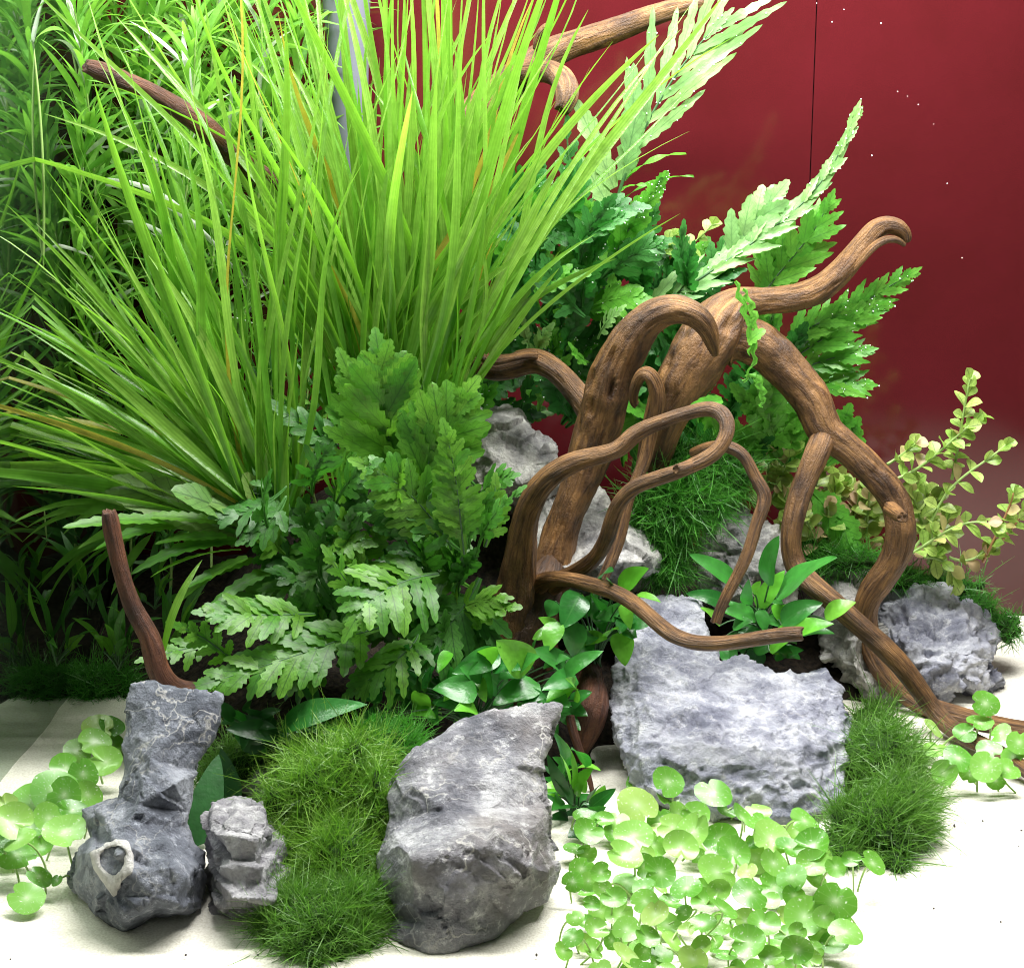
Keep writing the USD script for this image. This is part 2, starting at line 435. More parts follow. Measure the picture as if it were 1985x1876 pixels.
M['narrow'] = leaf_mat('narrow_leaf', (0.10, 0.30, 0.035), (0.21, 0.43, 0.075), (0.28, 0.62, 0.05), tfac=0.42, spec=.25, rough=.5)
M['narrow_pale'] = leaf_mat('pale_narrow_leaf', (0.42, 0.50, 0.36), (0.6, 0.64, 0.55), (0.5, 0.6, 0.4), tfac=0.3)
M['fern'] = leaf_mat('fern', (0.055, 0.21, 0.016), (0.150, 0.36, 0.035), (0.20, 0.54, 0.03), tfac=0.46, rough=0.42, spots=.45, spot_col=(.06, .05, .012), veins=(26.0, 44.0, 0.90), vein_col=(0.012, 0.05, 0.012))
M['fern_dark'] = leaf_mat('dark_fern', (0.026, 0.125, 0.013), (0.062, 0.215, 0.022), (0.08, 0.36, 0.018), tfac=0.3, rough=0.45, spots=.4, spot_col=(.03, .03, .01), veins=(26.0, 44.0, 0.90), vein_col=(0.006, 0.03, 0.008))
M['fern_old'] = leaf_mat('spotted_old_leaf', (0.10, 0.22, 0.05), (0.16, 0.26, 0.06), (0.2, 0.4, 0.05), tfac=0.35, spots=0.8, spot_col=(0.05, 0.03, 0.01), veins=(22.0, 60.0, 0.92))
M['lobed'] = leaf_mat('pale_lobed_leaf', (0.19, 0.40, 0.13), (0.30, 0.52, 0.17), (0.28, 0.62, 0.12), tfac=0.34, veins=(20.0, 40.0, 0.93), vein_col=(0.10, 0.22, 0.08))
M['lobed_bright'] = leaf_mat('bright_lobed_leaf', (0.10, 0.38, 0.035), (0.19, 0.50, 0.06), (0.18, 0.70, 0.05), tfac=0.42, veins=(20.0, 40.0, 0.93), vein_col=(0.05, 0.18, 0.03))
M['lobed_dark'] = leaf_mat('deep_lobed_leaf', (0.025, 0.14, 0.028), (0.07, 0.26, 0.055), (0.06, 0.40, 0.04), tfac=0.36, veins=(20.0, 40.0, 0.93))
M['anubias'] = leaf_mat('anubias', (0.018, 0.135, 0.022), (0.050, 0.24, 0.035), (0.06, 0.42, 0.03), tfac=0.25, rough=0.3, spec=0.55, veins=(14.0, 60.0, 0.96), vein_col=(0.05, 0.2, 0.04))
M['anubias_new'] = leaf_mat('anubias_young', (0.09, 0.36, 0.025), (0.18, 0.46, 0.05), (0.2, 0.7, 0.03), tfac=0.35, rough=0.3)
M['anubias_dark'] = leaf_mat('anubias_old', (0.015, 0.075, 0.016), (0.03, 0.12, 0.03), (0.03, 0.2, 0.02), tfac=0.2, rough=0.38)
M['stem_leaf'] = leaf_mat('stem_plant_leaf', (0.26, 0.46, 0.08), (0.44, 0.56, 0.15), (0.40, 0.68, 0.1), tfac=0.38, veins=(6.0, 20.0, 0.97))
M['stem_leaf_pink'] = leaf_mat('stem_plant_leaf_pink', (0.46, 0.30, 0.20), (0.42, 0.42, 0.14), (0.50, 0.42, 0.14), tfac=0.35)
M['stem_leaf_olive'] = leaf_mat('stem_plant_leaf_olive', (0.14, 0.22, 0.04), (0.24, 0.29, 0.07), (0.3, 0.40, 0.06), tfac=0.35)
M['stem'] = plain('green_stem', (0.22, 0.34, 0.09), 0.45)
M['stem_red'] = plain('reddish_stem', (0.30, 0.15, 0.06), 0.45)
M['stem_dark'] = plain('dark_stem', (0.035, 0.10, 0.03), 0.45)
M['petiole'] = plain('pale_petiole', (0.30, 0.46, 0.14), 0.4)
M['moss'] = leaf_mat('moss', (0.10, 0.26, 0.022), (0.10, 0.26, 0.022), (0.16, 0.42, 0.02), tfac=0.35, spots=.55, spot_col=(.10, .085, .02), grad=(0.5, 1.0, (0.24, 0.42, 0.06)))
M['moss_deep'] = leaf_mat('deep_moss', (0.045, 0.21, 0.022), (0.045, 0.21, 0.022), (0.08, 0.40, 0.02), tfac=0.35, grad=(0.5, 1.0, (0.12, 0.38, 0.05)))
M['moss_mid'] = leaf_mat('moss_mid', (0.075, 0.20, 0.022), (0.075, 0.20, 0.022), (0.12, 0.36, 0.02), tfac=0.35, spots=.5, spot_col=(.08, .075, .02), grad=(0.5, 1.0, (0.17, 0.34, 0.06)))
M['moss_base'] = plain('moss_heart', (0.022, 0.05, 0.012), 0.9, 0.1)
M['bubble'] = plain('air_bubble', (0.9, 0.95, 0.95), 0.05, 0.9)
M['grit'] = plain('dark_grit', (0.05, 0.04, 0.04), 0.7)
# pennywort discs: highlight painted as a pale heart, glints as white specks, radiating veins (uv = angle, radius)
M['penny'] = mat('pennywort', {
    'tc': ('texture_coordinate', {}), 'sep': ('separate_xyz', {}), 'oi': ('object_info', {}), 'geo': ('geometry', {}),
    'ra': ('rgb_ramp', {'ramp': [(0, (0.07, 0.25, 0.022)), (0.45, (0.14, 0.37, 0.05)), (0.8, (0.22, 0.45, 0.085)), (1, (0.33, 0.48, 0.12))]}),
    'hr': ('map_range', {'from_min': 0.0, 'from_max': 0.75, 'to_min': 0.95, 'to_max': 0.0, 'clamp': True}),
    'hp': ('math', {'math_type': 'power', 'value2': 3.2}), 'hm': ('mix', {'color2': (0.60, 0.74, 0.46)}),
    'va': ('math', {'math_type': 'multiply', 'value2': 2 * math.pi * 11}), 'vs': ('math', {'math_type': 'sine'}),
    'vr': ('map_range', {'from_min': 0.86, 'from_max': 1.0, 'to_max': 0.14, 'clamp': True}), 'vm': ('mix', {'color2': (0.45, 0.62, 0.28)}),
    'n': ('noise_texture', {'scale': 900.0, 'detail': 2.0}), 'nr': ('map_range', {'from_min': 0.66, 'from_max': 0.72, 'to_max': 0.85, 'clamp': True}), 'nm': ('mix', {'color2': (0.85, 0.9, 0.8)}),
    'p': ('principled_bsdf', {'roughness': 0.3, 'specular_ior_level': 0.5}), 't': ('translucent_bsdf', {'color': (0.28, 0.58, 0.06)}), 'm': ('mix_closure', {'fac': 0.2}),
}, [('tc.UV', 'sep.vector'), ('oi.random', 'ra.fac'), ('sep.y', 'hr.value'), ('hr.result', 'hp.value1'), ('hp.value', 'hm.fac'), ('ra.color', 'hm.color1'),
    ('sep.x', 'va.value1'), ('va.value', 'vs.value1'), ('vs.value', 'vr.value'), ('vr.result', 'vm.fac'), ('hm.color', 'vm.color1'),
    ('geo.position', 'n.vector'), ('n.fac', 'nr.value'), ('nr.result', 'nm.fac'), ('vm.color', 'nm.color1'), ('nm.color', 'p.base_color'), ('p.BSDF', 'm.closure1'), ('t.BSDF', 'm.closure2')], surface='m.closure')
M['sand'] = mat('white_sand', {
    'geo': ('geometry', {}), 'n': ('noise_texture', {'scale': 900.0, 'detail': 3.0}), 'r': ('rgb_ramp', {'ramp': [(0.3, (0.64, 0.61, 0.51)), (0.6, (0.80, 0.78, 0.69))]}),
    'n2': ('noise_texture', {'scale': 9.0, 'detail': 4.0}), 'r2': ('rgb_ramp', {'ramp': [(0.35, (0.9, 0.9, 0.86)), (0.6, (1, 1, 1))]}), 'mul': ('mix', {'mix_type': 'multiply', 'fac': 1.0}),
    'b': ('bump', {'strength': 0.5, 'distance': 0.001}), 'p': ('principled_bsdf', {'roughness': 0.9, 'specular_ior_level': 0.2})},
    [('geo.position', 'n.vector'), ('n.fac', 'r.fac'), ('geo.position', 'n2.vector'), ('n2.fac', 'r2.fac'), ('r.color', 'mul.color1'), ('r2.color', 'mul.color2'), ('mul.color', 'p.base_color'), ('n.fac', 'b.height'), ('b.normal', 'p.normal')])
M['soil'] = mat('dark_soil', {
    'geo': ('geometry', {}), 'n': ('noise_texture', {'scale': 300.0, 'detail': 4.0}), 'r': ('rgb_ramp', {'ramp': [(0.35, (0.005, 0.004, 0.003)), (0.65, (0.026, 0.019, 0.012))]}),
    'b': ('bump', {'strength': 0.8, 'distance': 0.003}), 'p': ('principled_bsdf', {'roughness': 0.9, 'specular_ior_level': 0.2})},
    [('geo.position', 'n.vector'), ('n.fac', 'r.fac'), ('n.fac', 'b.height'), ('r.color', 'p.base_color'), ('b.normal', 'p.normal')])
M['red'] = mat('red_backing', {
    'geo': ('geometry', {}), 'n': ('noise_texture', {'scale': 7.0, 'detail': 5.0, 'roughness': 0.6}), 'r': ('rgb_ramp', {'ramp': [(0.3, (0.054, 0.0054, 0.0064)), (0.7, (0.074, 0.0066, 0.0096))]}),
    'g': ('noise_texture', {'scale': 1500.0, 'detail': 1.0}), 'gr': ('rgb_ramp', {'ramp': [(0.3, (0.9, 0.9, 0.9)), (0.7, (1.1, 1.1, 1.1))]}), 'mul': ('mix', {'mix_type': 'multiply', 'fac': 1.0}),
    'p': ('principled_bsdf', {'roughness': 0.10, 'specular_ior_level': 0.55})}, [('geo.position', 'n.vector'), ('n.fac', 'r.fac'), ('geo.position', 'g.vector'), ('g.fac', 'gr.fac'), ('r.color', 'mul.color1'), ('gr.color', 'mul.color2'), ('mul.color', 'p.base_color')])
M['pane'] = mat('side_glass', {
    'g': ('glossy_bsdf', {'color': (0.62, 0.70, 0.62), 'roughness': 0.03}), 'd': ('diffuse_bsdf', {'color': (0.02, 0.03, 0.02)}), 'm': ('mix_closure', {'fac': 0.25})},
    [('g.BSDF', 'm.closure1'), ('d.BSDF', 'm.closure2')], surface='m.closure')
M['pipe'] = plain('grey_pipe', (0.12, 0.125, 0.155), 0.35, 0.5)

# ------------------------------------------------------------------ the tank: sand, backing, side pane
YB = float(G(np.array(1985.0), np.array(1192.0))[1])           # the red backing
XL = -0.283
def sand_height(x, y):
    q = np.stack([x, y, np.zeros_like(x)], -1)
    return 0.006 * (fbm(q * 14, 3, 3) - 0.5) + 0.0012 * (fbm(q * 90, 3, 4) - 0.5)
xs, ys = np.linspace(XL, 0.62, 300), np.linspace(-0.62, YB - 0.002, 280)
X, Y = np.meshgrid(xs, ys, indexing='ij')
Z = sand_height(X, Y)
obj('sand', (np.stack([X, Y, Z], -1).reshape(-1, 3), grid_faces(300, 280)[:, ::1]), M['sand'], label='fine white sand covering the tank floor', cat='sand', kind='structure')


def box(x0, x1, y0, y1, z0, z1):
    m = trimesh.creation.box([x1 - x0, y1 - y0, z1 - z0])
    m.apply_translation([(x0 + x1) / 2, (y0 + y1) / 2, (z0 + z1) / 2])
    return np.array(m.vertices), np.array(m.faces)


seam = float(P(np.array(1572.0), np.array(300.0), YB)[0])
t_ = thing('red_backing', (seam, YB, 0), 'dark red glossy backing behind all the plants, with a thin dark vertical seam', 'backing panel')
obj('panel', box(XL - 0.02, seam - 0.0004, YB, YB + 0.006, -0.02, 0.60), M['red'], t_, smooth=False)
obj('panel', box(seam + 0.0004, 0.75, YB, YB + 0.006, -0.02, 0.60), M['red'], t_, smooth=False)
obj('seam_backing', box(seam - 0.01, seam + 0.01, YB + 0.0065, YB + 0.008, -0.02, 0.60), M['grit'], t_, smooth=False)
obj('glass_side_pane', box(XL - 0.008, XL, -0.60, YB - 0.0005, -0.02, 0.60), M['pane'], label='dark reflecting glass side pane at the left edge of the tank', cat='glass pane', smooth=False)


def bank_height(x, y):
    h = 0.115 * np.exp(-((x + 0.05) / 0.16) ** 4) * np.clip((y + 0.03) / 0.14, 0, 1) ** 0.9
    h2 = 0.06 * np.exp(-((x - 0.16) / 0.10) ** 4) * np.clip((y - 0.03) / 0.10, 0, 1)
    yy = y + .07 * (fbm(np.stack([x * 16, y * 16, x * 0], -1), 3, 12) - .5) + .14 * (x + .22)
    h3 = 0.055 * np.clip((-x - .10) / .05, 0, 1) * np.clip((yy - .055) / .14, 0, 1) ** .9
    h4 = 0.045 * np.exp(-((x + .075) / .105) ** 4) * np.clip((yy - .14 * (x + .22) + .115) / .10, 0, 1)
    h2 = np.maximum(np.maximum(h2, h3), h4)
    q = np.stack([x, y, x * 0], -1)
    return np.maximum(h, h2) + 0.012 * (fbm(q * 30, 4, 8) - 0.5) * (np.maximum(h, h2) > 0.004) - 0.008
xs, ys = np.linspace(XL + .001, 0.30, 160), np.linspace(-0.15, YB - 0.004, 130)
X, Y = np.meshgrid(xs, ys, indexing='ij')
obj('soil_bank', (np.stack([X, Y, bank_height(X, Y)], -1).reshape(-1, 3), grid_faces(160, 130)), M['soil'], label='dark soil bank rising behind the stones', cat='soil', kind='structure')


# ------------------------------------------------------------------ stones
from scipy.spatial import cKDTree


def chips(V, spacing, tilt, seed, squash=(1, 1, 1), k=3):
    """continuous chisel facets: the highest of the nearest randomly tilted planes"""
    r = np.random.default_rng(seed)
    q = V / (spacing * np.array(squash))
    lo, hi = q.min(0) - 1, q.max(0) + 1
    n = int(np.prod(hi - lo) * 1.0) + 8
    sd = r.uniform(lo, hi, (n, 3))
    g = r.normal(0, 1, (n, 3)) * tilt
    h = r.uniform(-.25, .25, n) * tilt
    _, i = cKDTree(sd).query(q, k=k)
    z = h[i] + ((q[:, None] - sd[i]) * g[i]).sum(-1)
    z = z.max(1)
    return np.clip(z - z.mean(), -.5, .5) * spacing


def scallops(V, spacing, depth, seed, squash=(1, 1, 1)):
    r = np.random.default_rng(seed)
    q = V / (spacing * np.array(squash)) + .35 * (np.stack([noise(V * 160, seed + k) for k in range(3)], -1) - .5)
    lo, hi = q.min(0) - 1, q.max(0) + 1
    sd = r.uniform(lo, hi, (int(np.prod(hi - lo)) + 8, 3))
    d, i = cKDTree(sd).query(q, k=2)
    return depth * (np.clip(d[:, 0], 0, 1) ** 2 - .35) * (.5 + r.random(len(sd))[i[:, 0]])


def stone(name, outline, ctrl, y0, mat_, label, lean=0.0, back=0.03, amp=0.004, scale=40, step=3.3, edge=14, chip=(0.024, .13, .007, .075), seed=1, extra=None, group='grey stones of the layout', ridge=0.6, jag=4.0, parent=None, dk=1.0):
    """outline: (u, v) corners; ctrl: (u, v, depth towards the viewer in m); lean: how far the top lies back, m per picture unit"""
    o = np.asarray(outline, float)
    # roughen the outline
    ring = []
    for i in range(len(o)):
        a, b = o[i], o[(i + 1) % len(o)]
        n = max(2, int(np.hypot(*(b - a)) / step))
        for k in range(n):
            ring.append(a + (b - a) * k / n)
    ring = np.array(ring)
    nn = fbm(np.c_[ring / 38.0, np.full(len(ring), seed * 3.1)], 4, seed) - 0.5
    nn2 = fbm(np.c_[ring / 38.0, np.full(len(ring), seed * 3.1 + 40)], 4, seed + 2) - 0.5
    ring = ring + np.c_[nn, nn2] * jag * 3
    poly = shapely.Polygon(ring).buffer(0)
    if poly.geom_type != 'Polygon':
        poly = max(poly.geoms, key=lambda g: g.area)
    ring = np.array(poly.exterior.coords)[:-1]
    x0, ya, x1, yb = poly.bounds
    gx, gy = np.meshgrid(np.arange(x0, x1, step), np.arange(ya, yb, step))
    gp = np.c_[gx.ravel(), gy.ravel()] + np.random.default_rng(seed).uniform(-0.3, 0.3, (gx.size, 2)) * step
    pts = shapely.points(gp)
    dist = shapely.distance(poly.exterior, pts)
    ok = shapely.contains(poly, pts) & (dist > step * 0.55)
    gp, dist = gp[ok], dist[ok]
    allp = np.vstack([ring, gp])
    tri = Delaunay(allp).simplices
    c = allp[tri].mean(1)
    tri = tri[shapely.contains(poly, shapely.points(c))]
    a, b, cc = allp[tri[:, 0]], allp[tri[:, 1]], allp[tri[:, 2]]
    flip = ((b - a)[:, 0] * (cc - a)[:, 1] - (b - a)[:, 1] * (cc - a)[:, 0]) > 0
    tri[flip] = tri[flip][:, ::-1]
    k = np.asarray(ctrl, float)
    lin = LinearNDInterpolator(np.vstack([ring, k[:, :2]]), np.r_[np.zeros(len(ring)), k[:, 2] * dk])
    nr = len(ring)
    d = np.zeros(len(allp))
    d[nr:] = np.nan_to_num(lin(gp))
    rnd = np.zeros(len(allp))
    rnd[nr:] = np.sqrt(np.clip(1 - (1 - np.clip(dist / edge, 0, 1)) ** 2, 0, 1))
    dedge = np.zeros(len(allp))
    dedge[nr:] = dist
    vmax = o[:, 1].max()
    if y0 is None:
        y0 = float(G(np.array(o[:, 0].mean()), np.array(vmax - 4))[1])
        ybase = y0 + lean * (vmax - allp[:, 1]) + np.clip(vmax - allp[:, 1], 0, 70) * max(0, .00034 - lean)
    else:
        ybase = y0 + lean * (vmax - allp[:, 1])
    pxm = float(px(y0))
    front = P(allp[:, 0], allp[:, 1], ybase - d - rnd * edge * pxm * 0.8)
    bk = rnd * edge * pxm + back * np.clip(dedge / (dedge.max() * 0.8), 0, 1) ** 0.6
    rear = P(allp[:, 0], allp[:, 1], ybase + bk)
    n = len(allp)
    idx = np.arange(n) + n
    idx[:nr] = np.arange(nr)
    V = np.vstack([front, rear])
    Fc = np.vstack([tri, idx[tri][:, ::-1]])
    # compact
    used = np.unique(Fc)
    mp = np.full(len(V), -1)
    mp[used] = np.arange(len(used))
    V, Fc = V[used], mp[Fc]
    try:
        mf = manifold3d.Manifold(manifold3d.Mesh(V.astype(np.float32), Fc.astype(np.uint32)))
        if mf.num_tri() > len(Fc) * .8:
            mm = mf.refine_to_length(.0019).to_mesh()
            V, Fc = np.array(mm.vert_properties[:, :3], float), np.array(mm.tri_verts, int)
    except Exception:
        pass
    # relax the steep flanks a little before carving
    tm = trimesh.Trimesh(V, Fc, process=False)
    trimesh.smoothing.filter_taubin(tm, .5, .52, 2)
    V = np.array(tm.vertices)
    N = vnormals(V, Fc)
    q = V * scale
    rid = lambda s, sd: 1 - np.abs(fbm(q * s, 3, sd) - 0.5) * 4
    disp = amp * (fbm(q, 5, seed) - 0.5) * 2 + amp * ridge * 0.8 * (rid(1.0, seed + 20) - 0.6) + amp * 0.35 * (fbm(q * 4.3, 3, seed + 30) - 0.5) * 2 - amp * .45 * np.abs(fbm(q * 2.1, 4, seed + 33) - .5) * 4
    if chip:
        disp = disp + chips(V, chip[0], chip[1], seed + 50) + chips(V + .002 * (fbm(V * 90, 2, seed)[:, None] - .5), chip[2], chip[3], seed + 51)
    if extra is not None:
        disp = disp + extra(V)
    # fade at the rim so that the silhouette stays
    V = V + N * (disp - disp.mean() * .8)[:, None]
    base = np.array([V[:, 0].mean(), V[:, 1].mean(), max(0.0, V[:, 2].min())])
    CARVED[label] = V
    return obj(name, (V, Fc), mat_, label=label, cat='stone', group=group, base=base, smooth=True)


CARVED = {}


def strata(freq, amt, seed, axis=(0.15, 0.1, 1.0)):
    ax = unit(np.array(axis))
    def f(V):
        s = V @ ax * freq + 1.6 * (fbm(V * 35, 3, seed) - 0.5)
        fr = s - np.floor(s)
        return amt * (np.where(fr < 0.75, fr / 0.75, (1 - fr) / 0.25) - 0.5) * (0.4 + 1.2 * noise(np.stack([np.floor(s), V[:, 0] * 25, V[:, 1] * 25], -1), seed + 4))
    return f


# front stone
stone('stone', [(835, 1428), (880, 1400), (960, 1375), (1075, 1358), (1090, 1368), (1078, 1400), (1062, 1440), (1045, 1470), (1055, 1520), (1066, 1580), (1068, 1625), (1085, 1650), (1080, 1700), (1062, 1745), (985, 1785), (960, 1820), (880, 1845), (820, 1850), (782, 1835), (748, 1812), (757, 1765), (738, 1700), (734, 1660), (752, 1590), (745, 1545), (770, 1500), (800, 1450)],
      [(860, 1440, .010), (1000, 1390, .006), (900, 1480, .018), (1010, 1470, .014), (860, 1570, .040), (800, 1520, .026), (955, 1570, .030), (1040, 1600, .030), (775, 1640, .045), (800, 1665, .062), (880, 1655, .064), (940, 1640, .066), (960, 1615, .066), (1030, 1680, .046), (1060, 1690, .03), (830, 1790, .026), (800, 1745, .036), (900, 1800, .024), (990, 1740, .030), (770, 1700, .03), (930, 1720, .046), (860, 1720, .050)],
      None, M['stone_mid'], 'large angular grey-brown stone with a sloping top face at the front centre', lean=0.00021, back=0.05, amp=0.0011, scale=44, seed=3, chip=(.020, .075, .006, .04), dk=.60)
# left veined stone
STONE2 = stone('stone', [(252, 1325), (300, 1315), (370, 1335), (425, 1350), (420, 1400), (411, 1430), (390, 1470), (371, 1509), (367, 1560), (360, 1597), (378, 1633), (400, 1652), (398, 1700), (392, 1760), (366, 1776), (300, 1783), (262, 1803), (238, 1808), (205, 1790), (175, 1754), (138, 1712), (136, 1680), (143, 1651), (172, 1622), (160, 1597), (155, 1565), (190, 1553), (230, 1545), (242, 1487), (234, 1436), (244, 1385)],
      [(300, 1390, .012), (360, 1400, .010), (290, 1470, .022), (340, 1520, .026), (270, 1560, .030), (310, 1610, .028), (200, 1580, .018), (180, 1650, .034), (230, 1640, .045), (260, 1690, .055), (210, 1720, .046), (330, 1680, .052), (360, 1700, .045), (300, 1740, .050), (240, 1770, .040), (340, 1750, .045)],
      None, M['stone_dark'], 'dark blue-grey stone with white veins and a white quartz ring, at left', lean=0.00014, back=0.04, amp=0.0014, scale=44, seed=5, chip=(.020, .075, .006, .04), jag=2.0, edge=16, dk=.7)
# layered stones
stone('stone', [(395, 1580), (410, 1565), (455, 1540), (490, 1543), (510, 1570), (520, 1600), (560, 1640), (570, 1700), (560, 1770), (480, 1778), (405, 1776), (398, 1690), (402, 1650), (395, 1610)],
      [(460, 1570, .02), (430, 1600, .03), (490, 1610, .035), (440, 1660, .035), (500, 1680, .04), (450, 1740, .04), (520, 1740, .04)],
      None, M['stone_layer'], 'small grey stone of wavy layers standing beside the moss clump', lean=0.00008, back=0.03, amp=0.002, scale=50, seed=8, extra=strata(95, 0.0042, 3), edge=8, jag=2.5, chip=(.02, .06, .006, .05))
stone('stone', [(455, 1505), (480, 1490), (520, 1470), (560, 1475), (580, 1530), (570, 1570), (500, 1560), (465, 1530)],
      [(500, 1510, .02), (540, 1510, .02), (530, 1540, .025)], None, M['stone_layer'], 'small layered grey stone lying behind the wavy layered one', lean=0.0001, back=0.03, amp=0.002, scale=50, seed=9, extra=strata(110, 0.0036, 6), edge=8, jag=2.5, chip=(.02, .06, .006, .05))
# big pale stone
def ripples(V):
    return scallops(V, .0092, .0038, 51, (1.35, 1.2, .75)) + scallops(V, .0045, .0017, 52, (1.2, 1, .8)) + .0022 * (fbm(V * 260, 2, 54) - .5)
stone('stone', [(1195, 1175), (1240, 1155), (1300, 1150), (1360, 1160), (1372, 1195), (1375, 1240), (1400, 1280), (1440, 1262), (1480, 1295), (1545, 1310), (1560, 1305), (1600, 1300), (1625, 1325), (1632, 1385), (1645, 1430), (1638, 1500), (1635, 1545), (1590, 1580), (1560, 1600), (1510, 1605), (1460, 1590), (1400, 1580), (1300, 1560), (1240, 1550), (1225, 1520), (1200, 1470), (1188, 1400), (1185, 1330), (1190, 1260)],
      [(1280, 1200, .006), (1230, 1290, .022), (1330, 1280, .016), (1420, 1310, .018), (1260, 1380, .046), (1360, 1370, .042), (1480, 1370, .036), (1580, 1370, .026), (1240, 1470, .046), (1330, 1470, .054), (1440, 1480, .060), (1540, 1470, .054), (1600, 1450, .034), (1280, 1530, .024), (1430, 1550, .026), (1490, 1490, .062), (1520, 1550, .036), (1585, 1540, .022), (1445, 1520, .040)],
      None, M['stone_pale'], 'broad pale grey stone with a dimpled face, largest in the layout', lean=0.00036, back=0.05, amp=0.0016, scale=42, seed=11, dk=.42, extra=ripples, chip=(.02, .05, .006, .03))
# right back stones
stone('stone', [(1712, 1190), (1718, 1160), (1750, 1140), (1800, 1135), (1860, 1165), (1910, 1185), (1935, 1210), (1938, 1255), (1915, 1290), (1940, 1320), (1930, 1350), (1880, 1360), (1850, 1335), (1800, 1380), (1760, 1390), (1720, 1350), (1690, 1290), (1700, 1240)],
      [(1760, 1180, .012), (1830, 1190, .012), (1890, 1215, .015), (1760, 1250, .03), (1830, 1260, .032), (1890, 1260, .03), (1760, 1310, .03), (1830, 1315, .034), (1740, 1350, .025), (1900, 1320, .025)],
      0.062, M['stone_pale'], 'craggy pale stone at the right behind the driftwood leg', lean=0.00018, back=0.04, amp=0.0055, scale=48, seed=14, ridge=1.2, extra=ripples)
stone('stone', [(1590, 1120), (1640, 1100), (1690, 1115), (1720, 1150), (1700, 1200), (1720, 1290), (1740, 1370), (1690, 1385), (1640, 1330), (1600, 1280), (1585, 1200)],
      [(1640, 1150, .02), (1660, 1220, .03), (1660, 1300, .03), (1690, 1340, .02)],
      0.055, M['stone_tan'], 'rough grey stone half hidden between the two driftwood legs', lean=0.00012, back=0.04, amp=0.0045, scale=52, seed=15, ridge=1.0)
# back stones
stone('stone', [(905, 850), (930, 790), (985, 785), (1020, 800), (1040, 840), (1075, 860), (1080, 890), (1110, 900), (1080, 960), (1030, 990), (960, 985), (910, 960), (890, 900)],
      [(960, 820, .012), (1000, 850, .02), (950, 880, .03), (1040, 880, .024), (1020, 930, .034), (960, 950, .03)],
      0.075, M['stone_tan'], 'cream-topped stone behind the fern and left of the trunk', lean=0.00016, back=0.04, amp=0.0035, scale=44, seed=17)
stone('stone', [(1100, 960), (1150, 925), (1175, 945), (1195, 985), (1250, 1000), (1300, 1060), (1305, 1080), (1285, 1120), (1255, 1140), (1200, 1150), (1120, 1150), (1030, 1130), (990, 1090), (1000, 1020), (1040, 990)],
      [(1140, 970, .014), (1170, 1010, .026), (1240, 1040, .034), (1120, 1040, .03), (1050, 1050, .025), (1180, 1090, .05), (1250, 1090, .05), (1100, 1110, .045)],
      0.05, M['stone_tan'], 'smooth grey stone wedged behind the thin driftwood twigs', lean=0.00016, back=0.04, amp=0.003, scale=40, seed=18)
stone('stone', [(1385, 970), (1420, 965), (1480, 1000), (1530, 1050), (1560, 1100), (1540, 1180), (1480, 1200), (1400, 1190), (1350, 1150), (1360, 1080)],
      [(1430, 1010, .015), (1440, 1080, .025), (1480, 1090, .03), (1450, 1150, .03)],
      0.06, M['stone_tan'], 'dark rough stone under the moss, behind the bent hanging twig', lean=0.00014, back=0.04, amp=0.0045, scale=50, seed=19, ridge=1.0)
# the white quartz ring and the pale dab on the veined stone, lying on its surface
def on_surface(label, u, v, lift=.0004):
    V = CARVED[label]
    d = V - CAM
    w = d @ FWD
    pu, pv = 992.5 + F * (d @ RIGHT) / w, 938 - F * (d @ UP) / w
    _, i = cKDTree(np.c_[pu, pv]).query(np.c_[np.ravel(u), np.ravel(v)], k=26)
    return w[i].min(1)


def inlay(label, parent, outer, inner, name, mat_):
    o, n_ = np.asarray(outer, float), np.asarray(inner, float)
    K = 60
    ro = spline(np.vstack([np.c_[o, np.zeros(len(o))], [[*o[0], 0]]]), K + 1)[:K, :2]
    ri = spline(np.vstack([np.c_[n_, np.zeros(len(n_))], [[*n_[0], 0]]]), K + 1)[:K, :2]
    rows = []
    for k, lift in ((0, -.0015), (.08, .0003), (.5, .0006), (.92, .0003), (1, -.0015)):
        q = ro + (ri - ro) * k + (noise(np.c_[ro / 9, np.full(K, k * 5)], 5)[:, None] - .5) * 5
        w = on_surface(label, q[:, 0], q[:, 1]) - lift
        w = np.convolve(np.r_[w[-2:], w, w[:2]], np.ones(5) / 5, 'valid')
        rows.append(CAM + ray(q[:, 0], q[:, 1]) * w[:, None])
    obj(name, (np.concatenate(rows), grid_faces(5, K, True)), mat_, parent)


lab = 'dark blue-grey stone with white veins and a white quartz ring, at left'
inlay(lab, STONE2, [(176, 1650), (184, 1688), (208, 1722), (222, 1738), (236, 1712), (256, 1690), (258, 1655), (246, 1628), (212, 1632)], [(196, 1660), (200, 1682), (222, 1694), (232, 1686), (240, 1668), (240, 1646), (222, 1640)], 'quartz_ring', M['quartz'])
